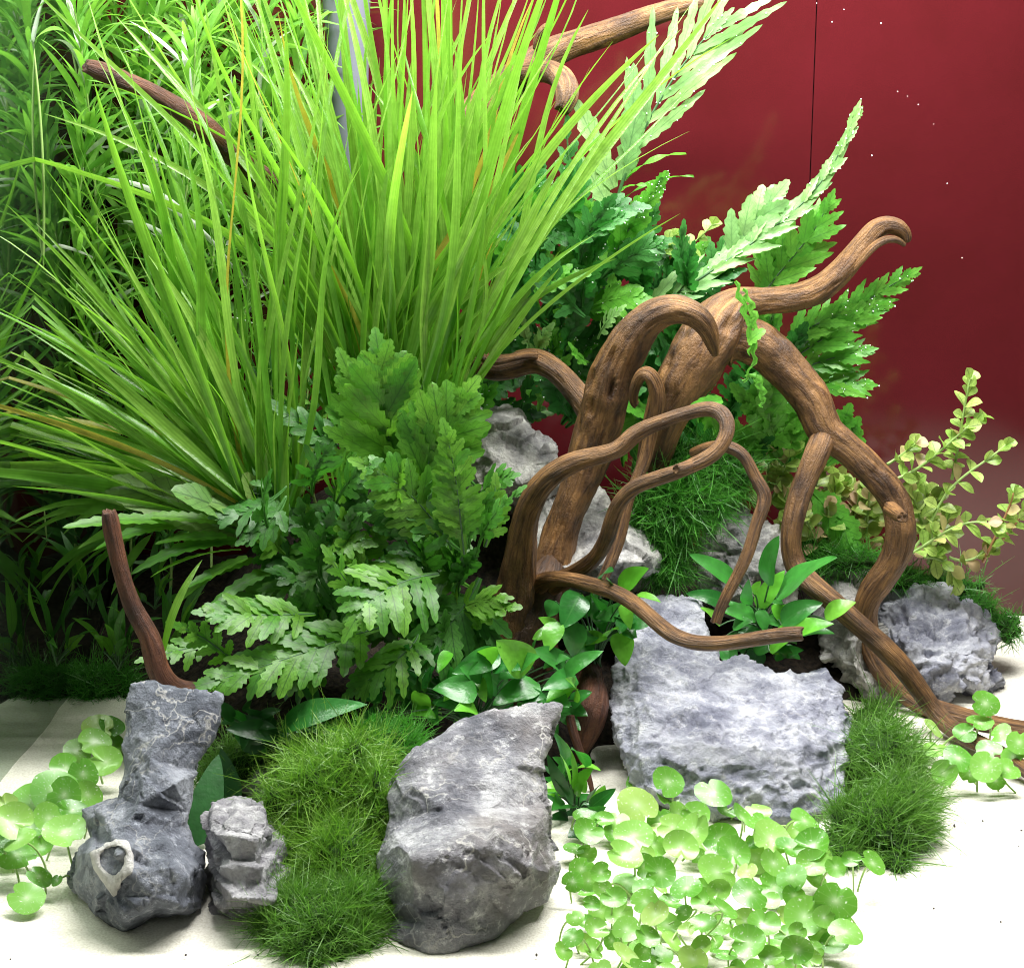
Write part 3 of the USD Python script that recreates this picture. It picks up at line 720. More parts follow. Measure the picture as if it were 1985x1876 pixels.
# ------------------------------------------------------------------ driftwood
t_ = thing('driftwood', P(1030.0, 1300.0, 0.03), 'branching brown driftwood root spreading over the stones on the right', 'driftwood')
W = M['wood']
TR = [(1386, 684, .015, 9), (1376, 650, .012, 19), (1352, 616, .010, 26), (1305, 602, .012, 31), (1255, 622, .016, 36), (1214, 672, .020, 42), (1188, 730, .024, 46), (1172, 790, .028, 48), (1150, 860, .030, 46), (1122, 940, .030, 40), (1092, 1020, .028, 38), (1072, 1100, .026, 44), (1045, 1180, .026, 58), (1015, 1280, .026, 70), (1000, 1360, .026, 66)]
obj('trunk', wood(TR, ('round', 'in'), 1, 0.8), W, t_)
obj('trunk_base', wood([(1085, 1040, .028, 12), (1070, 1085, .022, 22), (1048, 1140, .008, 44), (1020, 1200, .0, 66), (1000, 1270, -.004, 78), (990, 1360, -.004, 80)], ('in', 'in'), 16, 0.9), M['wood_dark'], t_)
obj('branch', wood([(985, 1340, -.005, 56), (990, 1200, -.005, 54), (1004, 1110, -.01, 42), (1015, 1035, -.016, 31), (1030, 975, -.022, 27), (1068, 922, -.03, 24), (1130, 890, -.036, 21), (1200, 868, -.04, 19), (1225, 846, -.04, 19), (1275, 820, -.042, 16), (1335, 800, -.045, 15), (1382, 794, -.05, 16), (1408, 815, -.058, 17), (1405, 850, -.064, 17), (1385, 878, -.066, 17), (1340, 903, -.066, 16), (1290, 922, -.062, 16), (1232, 944, -.055, 16), (1196, 983, -.048, 17), (1178, 1035, -.04, 17), (1152, 1082, -.03, 16), (1100, 1118, -.015, 20), (1070, 1135, .0, 20)], ('in', 'in'), 2, 0.62), W, t_)
obj('stub', wood([(1352, 893, -.062, 11), (1332, 904, -.070, 12), (1312, 909, -.076, 11)], ('in', 'cut'), 3, 0.5), W, t_)
obj('branch', wood([(1040, 1140, .0, 24), (1090, 1122, -.03, 17), (1150, 1135, -.05, 17), (1205, 1155, -.065, 17), (1260, 1195, -.085, 17.5), (1310, 1234, -.10, 17.5), (1370, 1248, -.11, 17), (1450, 1240, -.115, 17), (1510, 1231, -.118, 17.5), (1552, 1228, -.12, 17)], ('in', 'cut'), 4, 0.5), W, t_)
obj('twig', wood([(1234, 785, .012, 9), (1233, 745, .006, 12), (1254, 724, .0, 15), (1271, 752, .0, 17), (1264, 825, .004, 15), (1247, 900, .004, 14), (1226, 950, .0, 12), (1204, 1030, -.005, 14), (1187, 1080, -.01, 13), (1165, 1130, -.015, 12), (1140, 1190, -.02, 9)], ('in', 'cut'), 5, 0.6), W, t_)
obj('branch', wood([(1757, 462, .085, 11), (1742, 442, .085, 17), (1708, 440, .085, 20), (1672, 474, .083, 22), (1630, 525, .08, 27), (1580, 564, .078, 30), (1520, 580, .075, 29), (1462, 584, .07, 31), (1410, 604, .062, 46), (1375, 655, .055, 62), (1335, 720, .052, 62), (1300, 790, .052, 50), (1278, 850, .055, 40), (1262, 915, .06, 30), (1250, 970, .07, 22)], ('round', 'in'), 6, 0.62), W, t_)
obj('splinter', wood([(1752, 474, .082, 5), (1722, 464, .078, 8), (1694, 478, .075, 9), (1660, 514, .076, 9), (1620, 548, .082, 10)], ('round', 'in'), 7, 0.5), W, t_)
obj('branch', wood([(1390, 660, .07, 60), (1440, 655, .07, 52), (1490, 685, .068, 48), (1538, 730, .064, 44), (1578, 780, .06, 40), (1598, 830, .056, 38), (1640, 868, .052, 34), (1700, 925, .048, 33), (1738, 980, .044, 32), (1746, 1030, .04, 32), (1735, 1080, .04, 31), (1700, 1132, .042, 29), (1678, 1175, .046, 26), (1682, 1230, .05, 26), (1712, 1300, .040, 25), (1785, 1364, .024, 23), (1850, 1386, .008, 22), (1920, 1402, -.006, 21), (1985, 1414, -.015, 20), (2080, 1425, -.025, 19)], ('in', 'in'), 8, 0.55), W, t_)
obj('branch', wood([(1600, 800, .066, 6), (1600, 835, .056, 23), (1586, 872, .046, 28), (1562, 930, .040, 25), (1543, 990, .034, 24), (1533, 1050, .03, 22), (1545, 1100, .027, 24), (1598, 1152, .012, 24), (1660, 1206, .002, 23), (1722, 1262, -.005, 23), (1772, 1322, -.008, 23), (1812, 1378, -.012, 22), (1860, 1422, -.030, 20), (1920, 1450, -.052, 18), (1985, 1490, -.078, 17), (2060, 1540, -.11, 15)], ('in', 'in'), 9, 0.5), W, t_)
obj('knot', wood([(1725, 985, .03, 16), (1742, 997, .014, 15), (1750, 1003, .004, 12)], ('in', 'cut'), 10, 0.7), W, t_)
obj('twig', wood([(1345, 878, .012, 11), (1372, 868, .0, 13), (1412, 866, -.008, 14), (1442, 884, -.012, 14), (1464, 925, -.016, 14), (1481, 962, -.02, 15), (1470, 1005, -.024, 14), (1450, 1070, -.03, 14), (1424, 1125, -.035, 13), (1388, 1206, -.04, 12)], ('in', 'cut'), 11, 0.55), W, t_)
obj('branch', wood([(620, 608, .09, 12), (680, 632, .09, 20), (760, 640, .09, 24), (850, 645, .085, 24), (905, 680, .075, 25), (950, 712, .07, 27), (1000, 708, .066, 28), (1040, 702, .062, 27), (1080, 722, .056, 26), (1112, 755, .05, 28), (1150, 800, .04, 30)], ('cut', 'in'), 12, 0.9), W, t_)
obj('splinter', wood([(880, 648, .07, 5), (920, 678, .056, 8), (950, 700, .05, 9), (990, 695, .05, 9), (1040, 690, .055, 10)], ('round', 'in'), 13, 0.7), W, t_)
obj('root', wood([(1110, 1260, -.02, 40), (1150, 1345, -.05, 36), (1147, 1385, -.06, 36), (1130, 1440, -.06, 22), (1122, 1470, -.06, 10)], ('in', 'round'), 14, 0.7), M['wood_red'], t_)
obj('root', wood([(1105, 1390, -.075, 11), (1118, 1440, -.085, 10), (1136, 1490, -.09, 8), (1150, 1548, -.09, 4)], ('in', 'round'), 15, 0.6), M['wood_red'], t_)
t_ = thing('driftwood', P(1050.0, 140.0, 0.15), 'brown driftwood branch rising behind the tall grass at top centre', 'driftwood')
obj('branch', wood([(1372, 4, .13, 11), (1320, 14, .135, 18), (1250, 36, .14, 23), (1180, 62, .145, 26), (1110, 86, .15, 28), (1050, 116, .15, 32), (990, 160, .15, 36), (930, 222, .15, 40), (885, 290, .15, 42), (865, 370, .15, 40), (858, 450, .15, 38), (850, 560, .15, 38), (840, 760, .15, 40)], ('cut', 'in'), 21, 0.6), W, t_)
obj('stub', wood([(1000, 145, .145, 26), (1050, 138, .125, 24), (1085, 150, .105, 25), (1100, 180, .09, 25), (1090, 212, .085, 17)], ('in', 'cut'), 22, 0.6), W, t_)
obj('knot', wood([(1045, 95, .14, 12), (1052, 65, .135, 13), (1066, 50, .13, 8)], ('in', 'cut'), 23, 1.0), W, t_)
t_ = thing('driftwood', P(420.0, 270.0, 0.06), 'dark blunt driftwood branch poking out of narrow leaves at upper left', 'driftwood')
obj('branch', wood([(168, 128, .02, 14), (200, 140, .025, 20), (240, 157, .03, 20), (292, 178, .035, 18), (347, 212, .04, 21), (402, 252, .05, 23), (440, 290, .06, 23), (500, 335, .08, 22), (560, 370, .10, 22)], ('cut', 'in'), 24, 0.5), M['wood_red'], t_)
t_ = thing('driftwood', P(330.0, 1330.0, -0.12), 'reddish brown bent driftwood stick standing at left above the veined stone', 'driftwood')
obj('branch', wood([(211, 993, -.14, 15), (214, 1010, -.14, 19), (222, 1050, -.14, 19), (238, 1115, -.14, 19), (262, 1183, -.14, 21), (290, 1238, -.14, 23), (304, 1290, -.14, 25), (330, 1328, -.135, 24), (370, 1338, -.125, 20), (430, 1330, -.11, 16), (540, 1310, -.08, 14)], ('cut', 'in'), 25, 0.5), M['wood_red'], t_)
# ------------------------------------------------------------------ grass clumps
def grass_clump(base_uv, y, groups, width, label, seed, spread=(45, 22, 0.035), ylean=0.10, mats=('grass',) * 30 + ('grass_old',), group='tall grass clumps'):
    """groups: (how many, from angle, to angle, shortest, longest)"""
    r = np.random.default_rng(seed)
    b0 = P(np.array(float(base_uv[0])), np.array(float(base_uv[1])), y)
    t = thing('grass_clump', b0, label, 'grass clump', group)
    s = float(px(y))
    for n, a0, a1, l0, l1 in groups:
        for k in range(n):
            q = r.random()
            sx = np.clip((q - .5) * 1.5 + r.normal(0, .45), -1, 1)
            b = b0 + np.array([sx * spread[0] * s, r.uniform(-1, 1) * spread[2], r.uniform(-1, 1) * spread[1] * s])
            th = math.radians(a0 + (a1 - a0) * q + r.normal(0, 3.0))
            L = r.uniform(l0, l1) * s
            if r.random() < 0.18:
                L *= r.uniform(.4, .75)
            d = unit(np.array([math.sin(th), r.normal(0, ylean), math.cos(th)]))
            bow = np.array([math.sin(th) * 0.8 + r.normal(0, 0.55), r.normal(0, 0.3), -0.30 - 0.35 * abs(math.sin(th))]) * r.uniform(0.02, 0.22) * L
            if r.random() < 0.16:
                bow = bow * 3.0
            m = 16
            tt = np.linspace(0, 1, m)
            sway = np.array([math.cos(th), 0, -math.sin(th)]) * r.normal(0, .018) * L
            pts = b + d * (tt * L)[:, None] + bow * (tt ** 2.3)[:, None] + sway * np.sin(tt * math.pi * 1.7)[:, None]
            hw = width * s * float(np.clip(r.lognormal(-.1, .42), .3, 1.7)) * 0.5
            w = hw * np.minimum(1, 0.55 + tt * 0.9) * np.clip((1 - tt) / 0.5, 0, 1) ** 0.6
            w[-1] = hw * 0.03
            tan = unit(np.gradient(pts, axis=0))
            side0 = unit(np.cross(tan[0], np.array([r.normal(0, 0.9), -1.0, r.normal(0, .3)])))
            tw = r.normal(0, 0.55) + tt * r.normal(0, 1.1)
            sd = unit(side0 - tan * (tan @ side0)[:, None])
            nn = np.cross(sd, tan)
            sv = sd * np.cos(tw)[:, None] + nn * np.sin(tw)[:, None]
            nv = np.cross(sv, tan)
            cols = np.array([-1, 0, 1.0])
            v = pts[:, None] + sv[:, None] * (w[:, None] * cols)[..., None] + nv[:, None] * (0.4 * w[:, None] * np.abs(cols))[..., None]
            v[..., 1] = np.minimum(v[..., 1], YB - .003)
            uv = np.stack([np.broadcast_to(cols * .5 + .5, (m, 3)), np.broadcast_to(tt[:, None], (m, 3))], -1).reshape(-1, 2)
            obj('blade', (v.reshape(-1, 3), grid_faces(m, 3), uv), M[mats[int(r.integers(len(mats)))]], t)
    return t


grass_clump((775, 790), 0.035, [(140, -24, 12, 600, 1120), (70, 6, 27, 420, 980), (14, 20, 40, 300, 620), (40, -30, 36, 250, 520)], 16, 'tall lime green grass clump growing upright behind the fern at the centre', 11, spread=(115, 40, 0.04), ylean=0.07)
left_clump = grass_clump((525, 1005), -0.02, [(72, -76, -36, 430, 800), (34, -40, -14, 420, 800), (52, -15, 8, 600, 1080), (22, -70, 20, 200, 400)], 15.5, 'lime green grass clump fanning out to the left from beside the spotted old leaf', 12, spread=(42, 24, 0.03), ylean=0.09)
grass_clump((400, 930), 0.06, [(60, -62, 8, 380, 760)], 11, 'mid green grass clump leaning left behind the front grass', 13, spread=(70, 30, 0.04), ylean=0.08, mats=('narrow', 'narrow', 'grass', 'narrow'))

# ------------------------------------------------------------------ narrow-leaved stems at the upper left
def narrow_stem(u0, v0, u1, v1, y, seed, label, step=17, L=(110, 230), group='narrow-leaved stems at the back left', mats=('narrow',) * 24 + ('narrow_pale',)):
    r = np.random.default_rng(seed)
    uu = np.array([u0, (u0 + u1) / 2 + r.uniform(-40, 40), u1]); vv = np.array([v0, (v0 + v1) / 2, v1])
    p = P(uu, vv, np.array([y, y + r.uniform(-.02, .02), y + r.uniform(-.03, .03)]))
    n = max(8, int(abs(v1 - v0) / step))
    c = spline(p, n)
    s = float(px(y))
    t = thing('narrow_leaved_stem', p[0], label, 'water plant', group)
    obj('stem', tube(c, np.linspace(3.2, 1.6, n) * s, 6), M['stem'], t)
    tan = unit(np.gradient(c, axis=0))
    for i in range(2, n):
        az0 = r.uniform(0, 6.28)
        for k in range(3 if r.random() < .6 else 2):
            az = az0 + k * 2.1 + r.normal(0, .3)
            h = np.array([math.cos(az), math.sin(az), 0])
            el = math.radians(r.uniform(20, 72)) if i < n - 2 else math.radians(r.uniform(45, 80))
            d = unit(h * math.cos(el) + tan[i] * math.sin(el))
            l = r.uniform(*L) * s * (1 if i < n - 3 else .7)
            e = c[i] + d * l
            e[0] = max(e[0], XL + 0.003); e[1] = min(e[1], YB - 0.003)
            if c[i][0] < XL + 0.003:
                continue
            obj('leaf', leaf(c[i], e, unit(tan[i] + r.normal(0, .35, 3)), r.uniform(4.0, 7.5) * s, 'lance', bend=r.uniform(.02, .16), fold=.2, rows=11, droop=r.uniform(0, .4), twist=r.normal(0, .8)), M[mats[int(r.integers(len(mats)))]], t)


r_ = np.random.default_rng(5)
spots = [(230, 560, 250, -60, .17), (285, 640, 330, -70, .20), (340, 700, 300, -60, .15), (400, 690, 430, -70, .19), (455, 720, 500, -60, .17), (250, 700, 215, -50, .22), (520, 700, 560, -60, .20), (310, 800, 380, 60, .12), (180, 760, 130, -60, .12), (120, 780, 60, -60, .09), (60, 760, 40, -60, .06), (20, 560, -30, -60, .03), (420, 820, 470, 160, .13), (200, 900, 170, 250, .13), (480, 560, 440, -60, .22), (580, 640, 620, -40, .22), (140, 620, 190, -60, .14), (360, 560, 350, -60, .21)]
where = ['left of the dark blunt branch tip', 'crossing the dark blunt branch', 'behind the middle of the dark blunt branch', 'between the dark branch and the upright grass', 'just left of the upright grass', 'rising at the left above the branch tip', 'between the upright grass and the grey pipe', 'below the dark blunt branch', 'left of the branch, second from the side pane', 'close to the side pane at the upper left', 'touching the side pane at the upper left', 'cut by the left picture edge, top corner', 'low behind the leaning grass, beside the upright blades', 'above the fan of leaning grass, below the branch tip', 'behind the first upright blades, near the backing', 'right behind the grey pipe', 'behind the blunt branch tip', 'behind the dark branch, against the backing']
for i, (a, b, c, d, e) in enumerate(spots):
    narrow_stem(a, b, c, d, e, 100 + i, 'green narrow-leaved stem ' + where[i])
for i, (a, b, c, d, e, lab) in enumerate([(330, 1150, 300, 760, .10, 'behind the bent stick'), (250, 1180, 215, 800, .14, 'left of the bent stick'), (150, 1200, 130, 780, .10, 'in the dark left corner, beside the pane'), (410, 1100, 430, 780, .13, 'behind the old spotted leaf'), (300, 1100, 350, 700, .20, 'near the backing in the left corner'), (90, 1120, 60, 820, .04, 'against the side pane, low'), (480, 1050, 520, 700, .16, 'behind the foot of the leaning grass'), (220, 1100, 260, 700, .20, 'deepest in the dark corner'), (560, 1000, 600, 640, .16, 'behind the gap between both grass clumps'), (620, 1000, 640, 700, .13, 'behind the tall translucent fronds'), (380, 1050, 360, 820, .19, 'against the backing below the leaning grass'), (450, 1060, 470, 800, .21, 'against the backing near the foot of the grass'), (330, 1080, 290, 860, .22, 'against the backing above the dark corner'), (520, 1080, 560, 840, .22, 'against the backing behind the grass foot'), (260, 1120, 225, 900, .22, 'at the back corner by the side pane')]):
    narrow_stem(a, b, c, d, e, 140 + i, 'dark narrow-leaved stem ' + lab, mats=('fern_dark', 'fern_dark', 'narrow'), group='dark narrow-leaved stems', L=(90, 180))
# pale strands showing through the leaves
t_ = thing('pale_root', P(200.0, 350.0, 0.10), 'pale white strands slanting through the narrow leaves at left', 'dead leaf')
for k, (a, b, c) in enumerate([((195, 348), (300, 372), (410, 470)), ((240, 430), (300, 445), (370, 520)), ((205, 360), (320, 395), (480, 560)), ((70, 470), (130, 480), (180, 500))]):
    q = spline(P(np.array([a[0], b[0], c[0]], float), np.array([a[1], b[1], c[1]], float), np.array([.10, .095, .11])), 14)
    w = np.sin(np.linspace(0.25, 3.0, 14)) * (11 if k != 3 else 7) * px(.1)
    sv = unit(np.cross(unit(np.gradient(q, axis=0)), [0, -1, .5]))
    v = np.stack([q - sv * w[:, None] * .5, q + np.array([0, -.001, .001]), q + sv * w[:, None] * .5], 1)
    obj('strand', (v.reshape(-1, 3), grid_faces(14, 3), np.zeros((42, 2)) + .5), M['narrow_pale'], t_)

# ------------------------------------------------------------------ lower left: willow leaves arching into the dark
def spray(name, base, tips, y, yt, hw, label, cat, matn, seed, prof='lance', group=None, teeth=0, serr=0., bend=.1, droop=.15, fold=.18, nrm=(0, -.5, 1), stem=True, wave=0.05, name_leaf='leaf'):
    r = np.random.default_rng(seed)
    b = P(np.array(float(base[0])), np.array(float(base[1])), y)
    t = thing(name, b, label, cat, group)
    s = float(px(y))
    for i, tp in enumerate(tips):
        st = (tp[2], tp[3]) if len(tp) > 3 else base
        b1 = P(np.array(float(st[0])), np.array(float(st[1])), y + r.uniform(-.012, .012))
        e = P(np.array(float(tp[0])), np.array(float(tp[1])), yt + r.uniform(-.02, .02))
        d = e - b1
        if stem:
            m = b1 + d * .32
            mm = (b1 + m) / 2 + np.array([0, 0, .03 * np.linalg.norm(d)])
            obj('stalk', tube(spline(np.array([b1, mm, m]), 6), 2.0 * s, 5), M['stem_dark'], t)
            b1 = m
        w = (tp[4] if len(tp) > 4 else r.uniform(*hw)) * s
        mn = matn if isinstance(matn, str) else matn[int(r.integers(len(matn)))]
        obj(name_leaf, leaf(b1, e, unit(np.array(nrm, float) + r.normal(0, .25, 3)), w, prof, bend=bend * r.uniform(.3, 1.4), fold=fold, rows=11, serr=serr, teeth=teeth, droop=droop * r.uniform(0, 1), wave=wave, seed=i, twist=r.normal(0, .2)), M[mn], t)
    return t


spray('willow_leaved_plant', (330, 985), [(15, 975), (5, 930), (75, 1135), (85, 1150), (60, 1110), (35, 1040), (45, 1000), (120, 1170), (180, 870), (110, 905), (150, 1060), (215, 1145), (300, 870), (240, 905), (120, 1010), (170, 1110), (20, 880), (60, 850)], 0.01, -0.01, (9, 14), 'plant with long arching willow leaves reaching left over the dark corner', 'water plant', ('narrow', 'narrow', 'fern'), 31, bend=.14, droop=.2)
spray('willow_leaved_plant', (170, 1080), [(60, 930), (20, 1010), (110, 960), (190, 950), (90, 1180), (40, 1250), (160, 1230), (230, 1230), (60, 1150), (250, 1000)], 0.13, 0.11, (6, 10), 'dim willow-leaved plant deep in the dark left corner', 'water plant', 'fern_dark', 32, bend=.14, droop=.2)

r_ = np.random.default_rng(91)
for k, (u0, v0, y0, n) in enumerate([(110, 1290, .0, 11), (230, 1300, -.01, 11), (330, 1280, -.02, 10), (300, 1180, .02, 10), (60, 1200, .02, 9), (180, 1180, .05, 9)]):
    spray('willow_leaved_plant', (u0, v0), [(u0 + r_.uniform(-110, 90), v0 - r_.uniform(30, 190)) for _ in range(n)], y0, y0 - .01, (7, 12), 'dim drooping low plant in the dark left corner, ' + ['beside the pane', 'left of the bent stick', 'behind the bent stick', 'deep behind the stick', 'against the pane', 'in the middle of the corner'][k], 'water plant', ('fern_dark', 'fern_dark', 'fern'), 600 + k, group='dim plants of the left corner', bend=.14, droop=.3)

# ------------------------------------------------------------------ ferns: frond > pinna
def frond(t, pts, n, L, hw, matn, seed, name='frond', sides=(1, -1), angle=(62, 28), serr=.34, teeth=5, up=(0, -.75, .75), prof='pinna', droop=.10, tip=None, fold=.07, blade=0.0, shape=None, merge=False, rach=2.6, wave=.06, bend=.05, stem_mat='stem_dark', start=.12, jit=.08, bub=0):
    """pts: (u, v, y) along the rachis from base to tip; L: longest pinna in picture units"""
    r = np.random.default_rng(seed)
    c = np.asarray(pts, float)
    p3 = P(c[:, 0], c[:, 1], c[:, 2])
    s = float(px(c[:, 2].mean()))
    q = spline(p3, 24)
    tan = unit(np.gradient(q, axis=0))
    upv = unit(np.array(up, float) + r.normal(0, .12, 3))
    parts = [tube(q, np.linspace(rach, rach * .35, 24) * s, 5)]
    if blade:
        w = blade * s * np.sin(np.linspace(0.25, 3.1, 24)) ** .6
        nv = upv - tan * (tan @ upv)[:, None]
        sv = np.cross(tan, unit(nv))
        v = np.stack([q - sv * w[:, None], q + unit(nv) * .0002, q + sv * w[:, None]], 1)
        bl = (v.reshape(-1, 3), grid_faces(24, 3), np.stack([np.tile([0, .5, 1], 24), np.repeat(np.linspace(0, 1, 24), 3)], -1))
    pin = []
    for i in range(n):
        f = start + (1 - start) * (i + .5) / n
        for sd in sides:
            g = np.clip(f + sd * .012 + r.normal(0, .006), 0, .985)
            x = g * 23
            k = int(x)
            o = q[k] + (q[min(k + 1, 23)] - q[k]) * (x - k)
            tg = tan[k]
            nv = unit(upv - tg * (tg @ upv))
            sv = np.cross(tg, nv) * sd
            a = math.radians(angle[0] + (angle[1] - angle[0]) * f + r.normal(0, 4))
            env = (math.sin(math.pi * (0.16 + 0.80 * f) ** .9) ** .8) if shape is None else shape(f)
            l = L * s * env * r.uniform(1 - jit, 1 + jit)
            d = unit(tg * math.cos(a) + sv * math.sin(a) + nv * r.normal(0, .10))
            pin.append(leaf(o, o + d * l, unit(nv + r.normal(0, .12, 3)), hw * s * (.5 + .5 * env) * r.uniform(.9, 1.1), prof, bend=bend, fold=fold * r.uniform(.2, 1.6), rows=10, serr=serr, teeth=teeth, droop=droop * r.uniform(.3, 1.3), wave=wave, seed=i))
    e = q[-1] - q[-3]
    pin.append(leaf(q[-3], q[-2] + unit(e) * (tip or L * .5) * s, unit(upv), hw * s * .8, prof, bend=.03, fold=fold, serr=serr, teeth=teeth, droop=droop * .5))
    mat_ = M[matn]
    if bub:
        dots = []
        for g in pin:
            for _ in range(r.poisson(bub)):
                q_ = g[0][int(r.integers(len(g[0])))] + np.array([0, -.0006, -.0002])
                m_ = trimesh.creation.icosphere(1, r.uniform(.6, 1.7) * s)
                dots.append((np.array(m_.vertices) + q_, np.array(m_.faces)))
        if dots:
            obj('bubbles', join(dots)[:2], M['bubble'], t)
    if merge:
        obj(name, join(parts + ([bl] if blade else []) + pin), mat_, t)
        return
    fp = obj(name, parts[0], M[stem_mat], t)
    if blade:
        obj('blade', bl, mat_, fp)
    for g in pin:
        obj('pinna', g, mat_, fp)


fern = thing('fern', P(860.0, 1110.0, -0.03), 'bright feathery fern with toothed lobed fronds hanging over the stones at centre left', 'fern')
# the pale fronds in front
frond(fern, [(850, 1112, -.07), (790, 1125, -.085), (730, 1155, -.10), (690, 1200, -.11)], 7, 108, 19, 'fern', 41, angle=(76, 42), teeth=5, blade=11, up=(.1, -.8, .75), droop=.22, tip=60)
frond(fern, [(745, 1215, -.075), (660, 1240, -.095), (560, 1275, -.11), (450, 1310, -.12), (400, 1325, -.125)], 10, 100, 20, 'fern', 42, angle=(58, 30), teeth=5, blade=13, up=(0, -.7, .8), droop=.12, tip=58)
frond(fern, [(610, 1190, -.08), (540, 1192, -.095), (460, 1192, -.105), (405, 1188, -.11)], 8, 84, 16, 'fern', 43, angle=(58, 34), teeth=4, blade=10, up=(0, -.7, .85), tip=45)
frond(fern, [(700, 1205, -.08), (690, 1160, -.085), (660, 1110, -.09), (640, 1080, -.09)], 5, 60, 12, 'fern', 44, teeth=4, blade=8, tip=40)
frond(fern, [(810, 1230, -.075), (790, 1260, -.09), (740, 1300, -.10), (690, 1335, -.105)], 7, 78, 15, 'fern', 45, teeth=5, blade=10, droop=.25, tip=50)
# the tall translucent fronds
frond(fern, [(770, 930, -.05), (755, 860, -.05), (745, 770, -.05), (735, 690, -.045)], 10, 128, 25, 'fern', 46, angle=(52, 26), teeth=6, blade=18, up=(.1, -1, .35), tip=70, droop=.02)
frond(fern, [(805, 975, -.06), (830, 900, -.06), (860, 830, -.058), (895, 775, -.055)], 9, 122, 25, 'fern', 47, angle=(56, 28), teeth=6, blade=18, up=(-.1, -1, .35), tip=70, droop=.02)
frond(fern, [(900, 1075, -.075), (892, 1000, -.075), (882, 920, -.075), (862, 830, -.07)], 10, 62, 15, 'fern', 48, angle=(62, 36), teeth=4, blade=11, up=(0, -1, .4), tip=36, droop=.03)
frond(fern, [(868, 1050, -.065), (820, 985, -.07), (760, 930, -.075), (715, 905, -.075)], 8, 92, 18, 'fern', 49, angle=(60, 30), teeth=5, blade=14, up=(0, -1, .45), tip=55)
frond(fern, [(850, 1040, -.06), (790, 1000, -.065), (720, 985, -.07)], 6, 76, 15, 'fern_dark', 50, teeth=5, blade=12, up=(0, -.9, .5), tip=50)
frond(fern, [(940, 1060, -.065), (955, 1000, -.065), (960, 940, -.06)], 6, 46, 12, 'fern', 51, teeth=4, blade=9, up=(0, -1, .4), tip=35)
frond(fern, [(700, 905, -.03), (650, 860, -.03), (590, 825, -.035), (545, 795, -.035)], 6, 62, 14, 'fern_dark', 52, angle=(50, 25), teeth=3, serr=.1, up=(0, -.7, .7), tip=50)
frond(fern, [(740, 960, -.03), (700, 880, -.03), (690, 790, -.028), (670, 710, -.025)], 8, 92, 20, 'fern', 53, angle=(54, 28), teeth=6, blade=14, up=(.2, -1, .35), tip=55)
# deep shade at the right foot of the fern
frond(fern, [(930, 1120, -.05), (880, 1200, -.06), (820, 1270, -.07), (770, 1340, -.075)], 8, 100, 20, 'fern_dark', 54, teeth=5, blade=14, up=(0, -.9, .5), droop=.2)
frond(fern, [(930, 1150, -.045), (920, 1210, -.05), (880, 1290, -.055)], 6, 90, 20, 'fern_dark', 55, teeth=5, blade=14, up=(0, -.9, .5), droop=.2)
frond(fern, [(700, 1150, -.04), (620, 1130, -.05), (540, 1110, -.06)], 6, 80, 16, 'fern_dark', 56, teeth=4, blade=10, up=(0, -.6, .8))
frond(fern, [(430, 1240, -.09), (350, 1260, -.10), (290, 1275, -.11)], 5, 50, 12, 'fern', 57, teeth=4, blade=8, tip=40)
frond(fern, [(460, 1290, -.10), (400, 1240, -.11), (350, 1215, -.115)], 5, 46, 12, 'fern', 58, teeth=4, blade=8, tip=40)
r_ = np.random.default_rng(77)
for i in range(120):
    u0, v0 = r_.uniform(520, 930), r_.uniform(930, 1300)
    if v0 > 1180 and u0 < 600: u0 += 140
    a = math.radians(r_.uniform(-160, -20)) if r_.random() < .7 else math.radians(r_.uniform(120, 240))
    L0 = r_.uniform(70, 160)
    y0 = r_.uniform(-.07, .0)
    frond(fern, [(u0, v0, y0), (u0 + math.cos(a) * L0 * .5, v0 + math.sin(a) * L0 * .5, y0 - .008), (u0 + math.cos(a + .2) * L0, v0 + math.sin(a + .2) * L0, y0 - .012)], 5, r_.uniform(38, 74), r_.uniform(10, 16), 'fern' if r_.random() < .34 else 'fern_dark', 300 + i, teeth=3, blade=7, merge=True, tip=30, up=(r_.normal(0, .4), -.7, .8), start=.2)

spray('serrated_leaf_plant', (475, 1060), [(252, 1082, 465, 1050, 17), (292, 1112, 468, 1066, 18), (330, 1165, 480, 1080, 15), (300, 1040, 440, 1040, 14), (120, 1005, 330, 1010, 17), (180, 1045, 340, 1020, 16), (360, 1130, 500, 1085, 16), (395, 1160, 540, 1100, 14), (270, 1000, 420, 1010, 16)], -0.05, -0.08, (13, 18), 'cluster of pale toothed lance leaves pointing left beside the bent stick', 'water plant', 'fern', 61, prof='pinna', teeth=8, serr=.3, stem=False, bend=.06, nrm=(0, -.6, .9))
spray('old_broad_leaves', (500, 1030), [(200, 915, 470, 1035, 50), (330, 930, 490, 1030, 36), (470, 915, 540, 1040, 30), (400, 950, 520, 1040, 34)], -0.045, -0.055, (30, 46), 'large see-through spotted old leaves at the foot of the grass', 'water plant', 'fern_old', 62, prof='ellip', stem=False, bend=.05, nrm=(.1, -.7, .7), teeth=9, serr=.12)
obj('blade', leaf(P(np.array(318.), np.array(1260.), -.135), P(np.array(392.), np.array(1085.), -.125), (-.6, -.8, .2), 11 * px(-.13), 'blade', bend=.08, fold=.2, rows=14), M['grass'], left_clump)

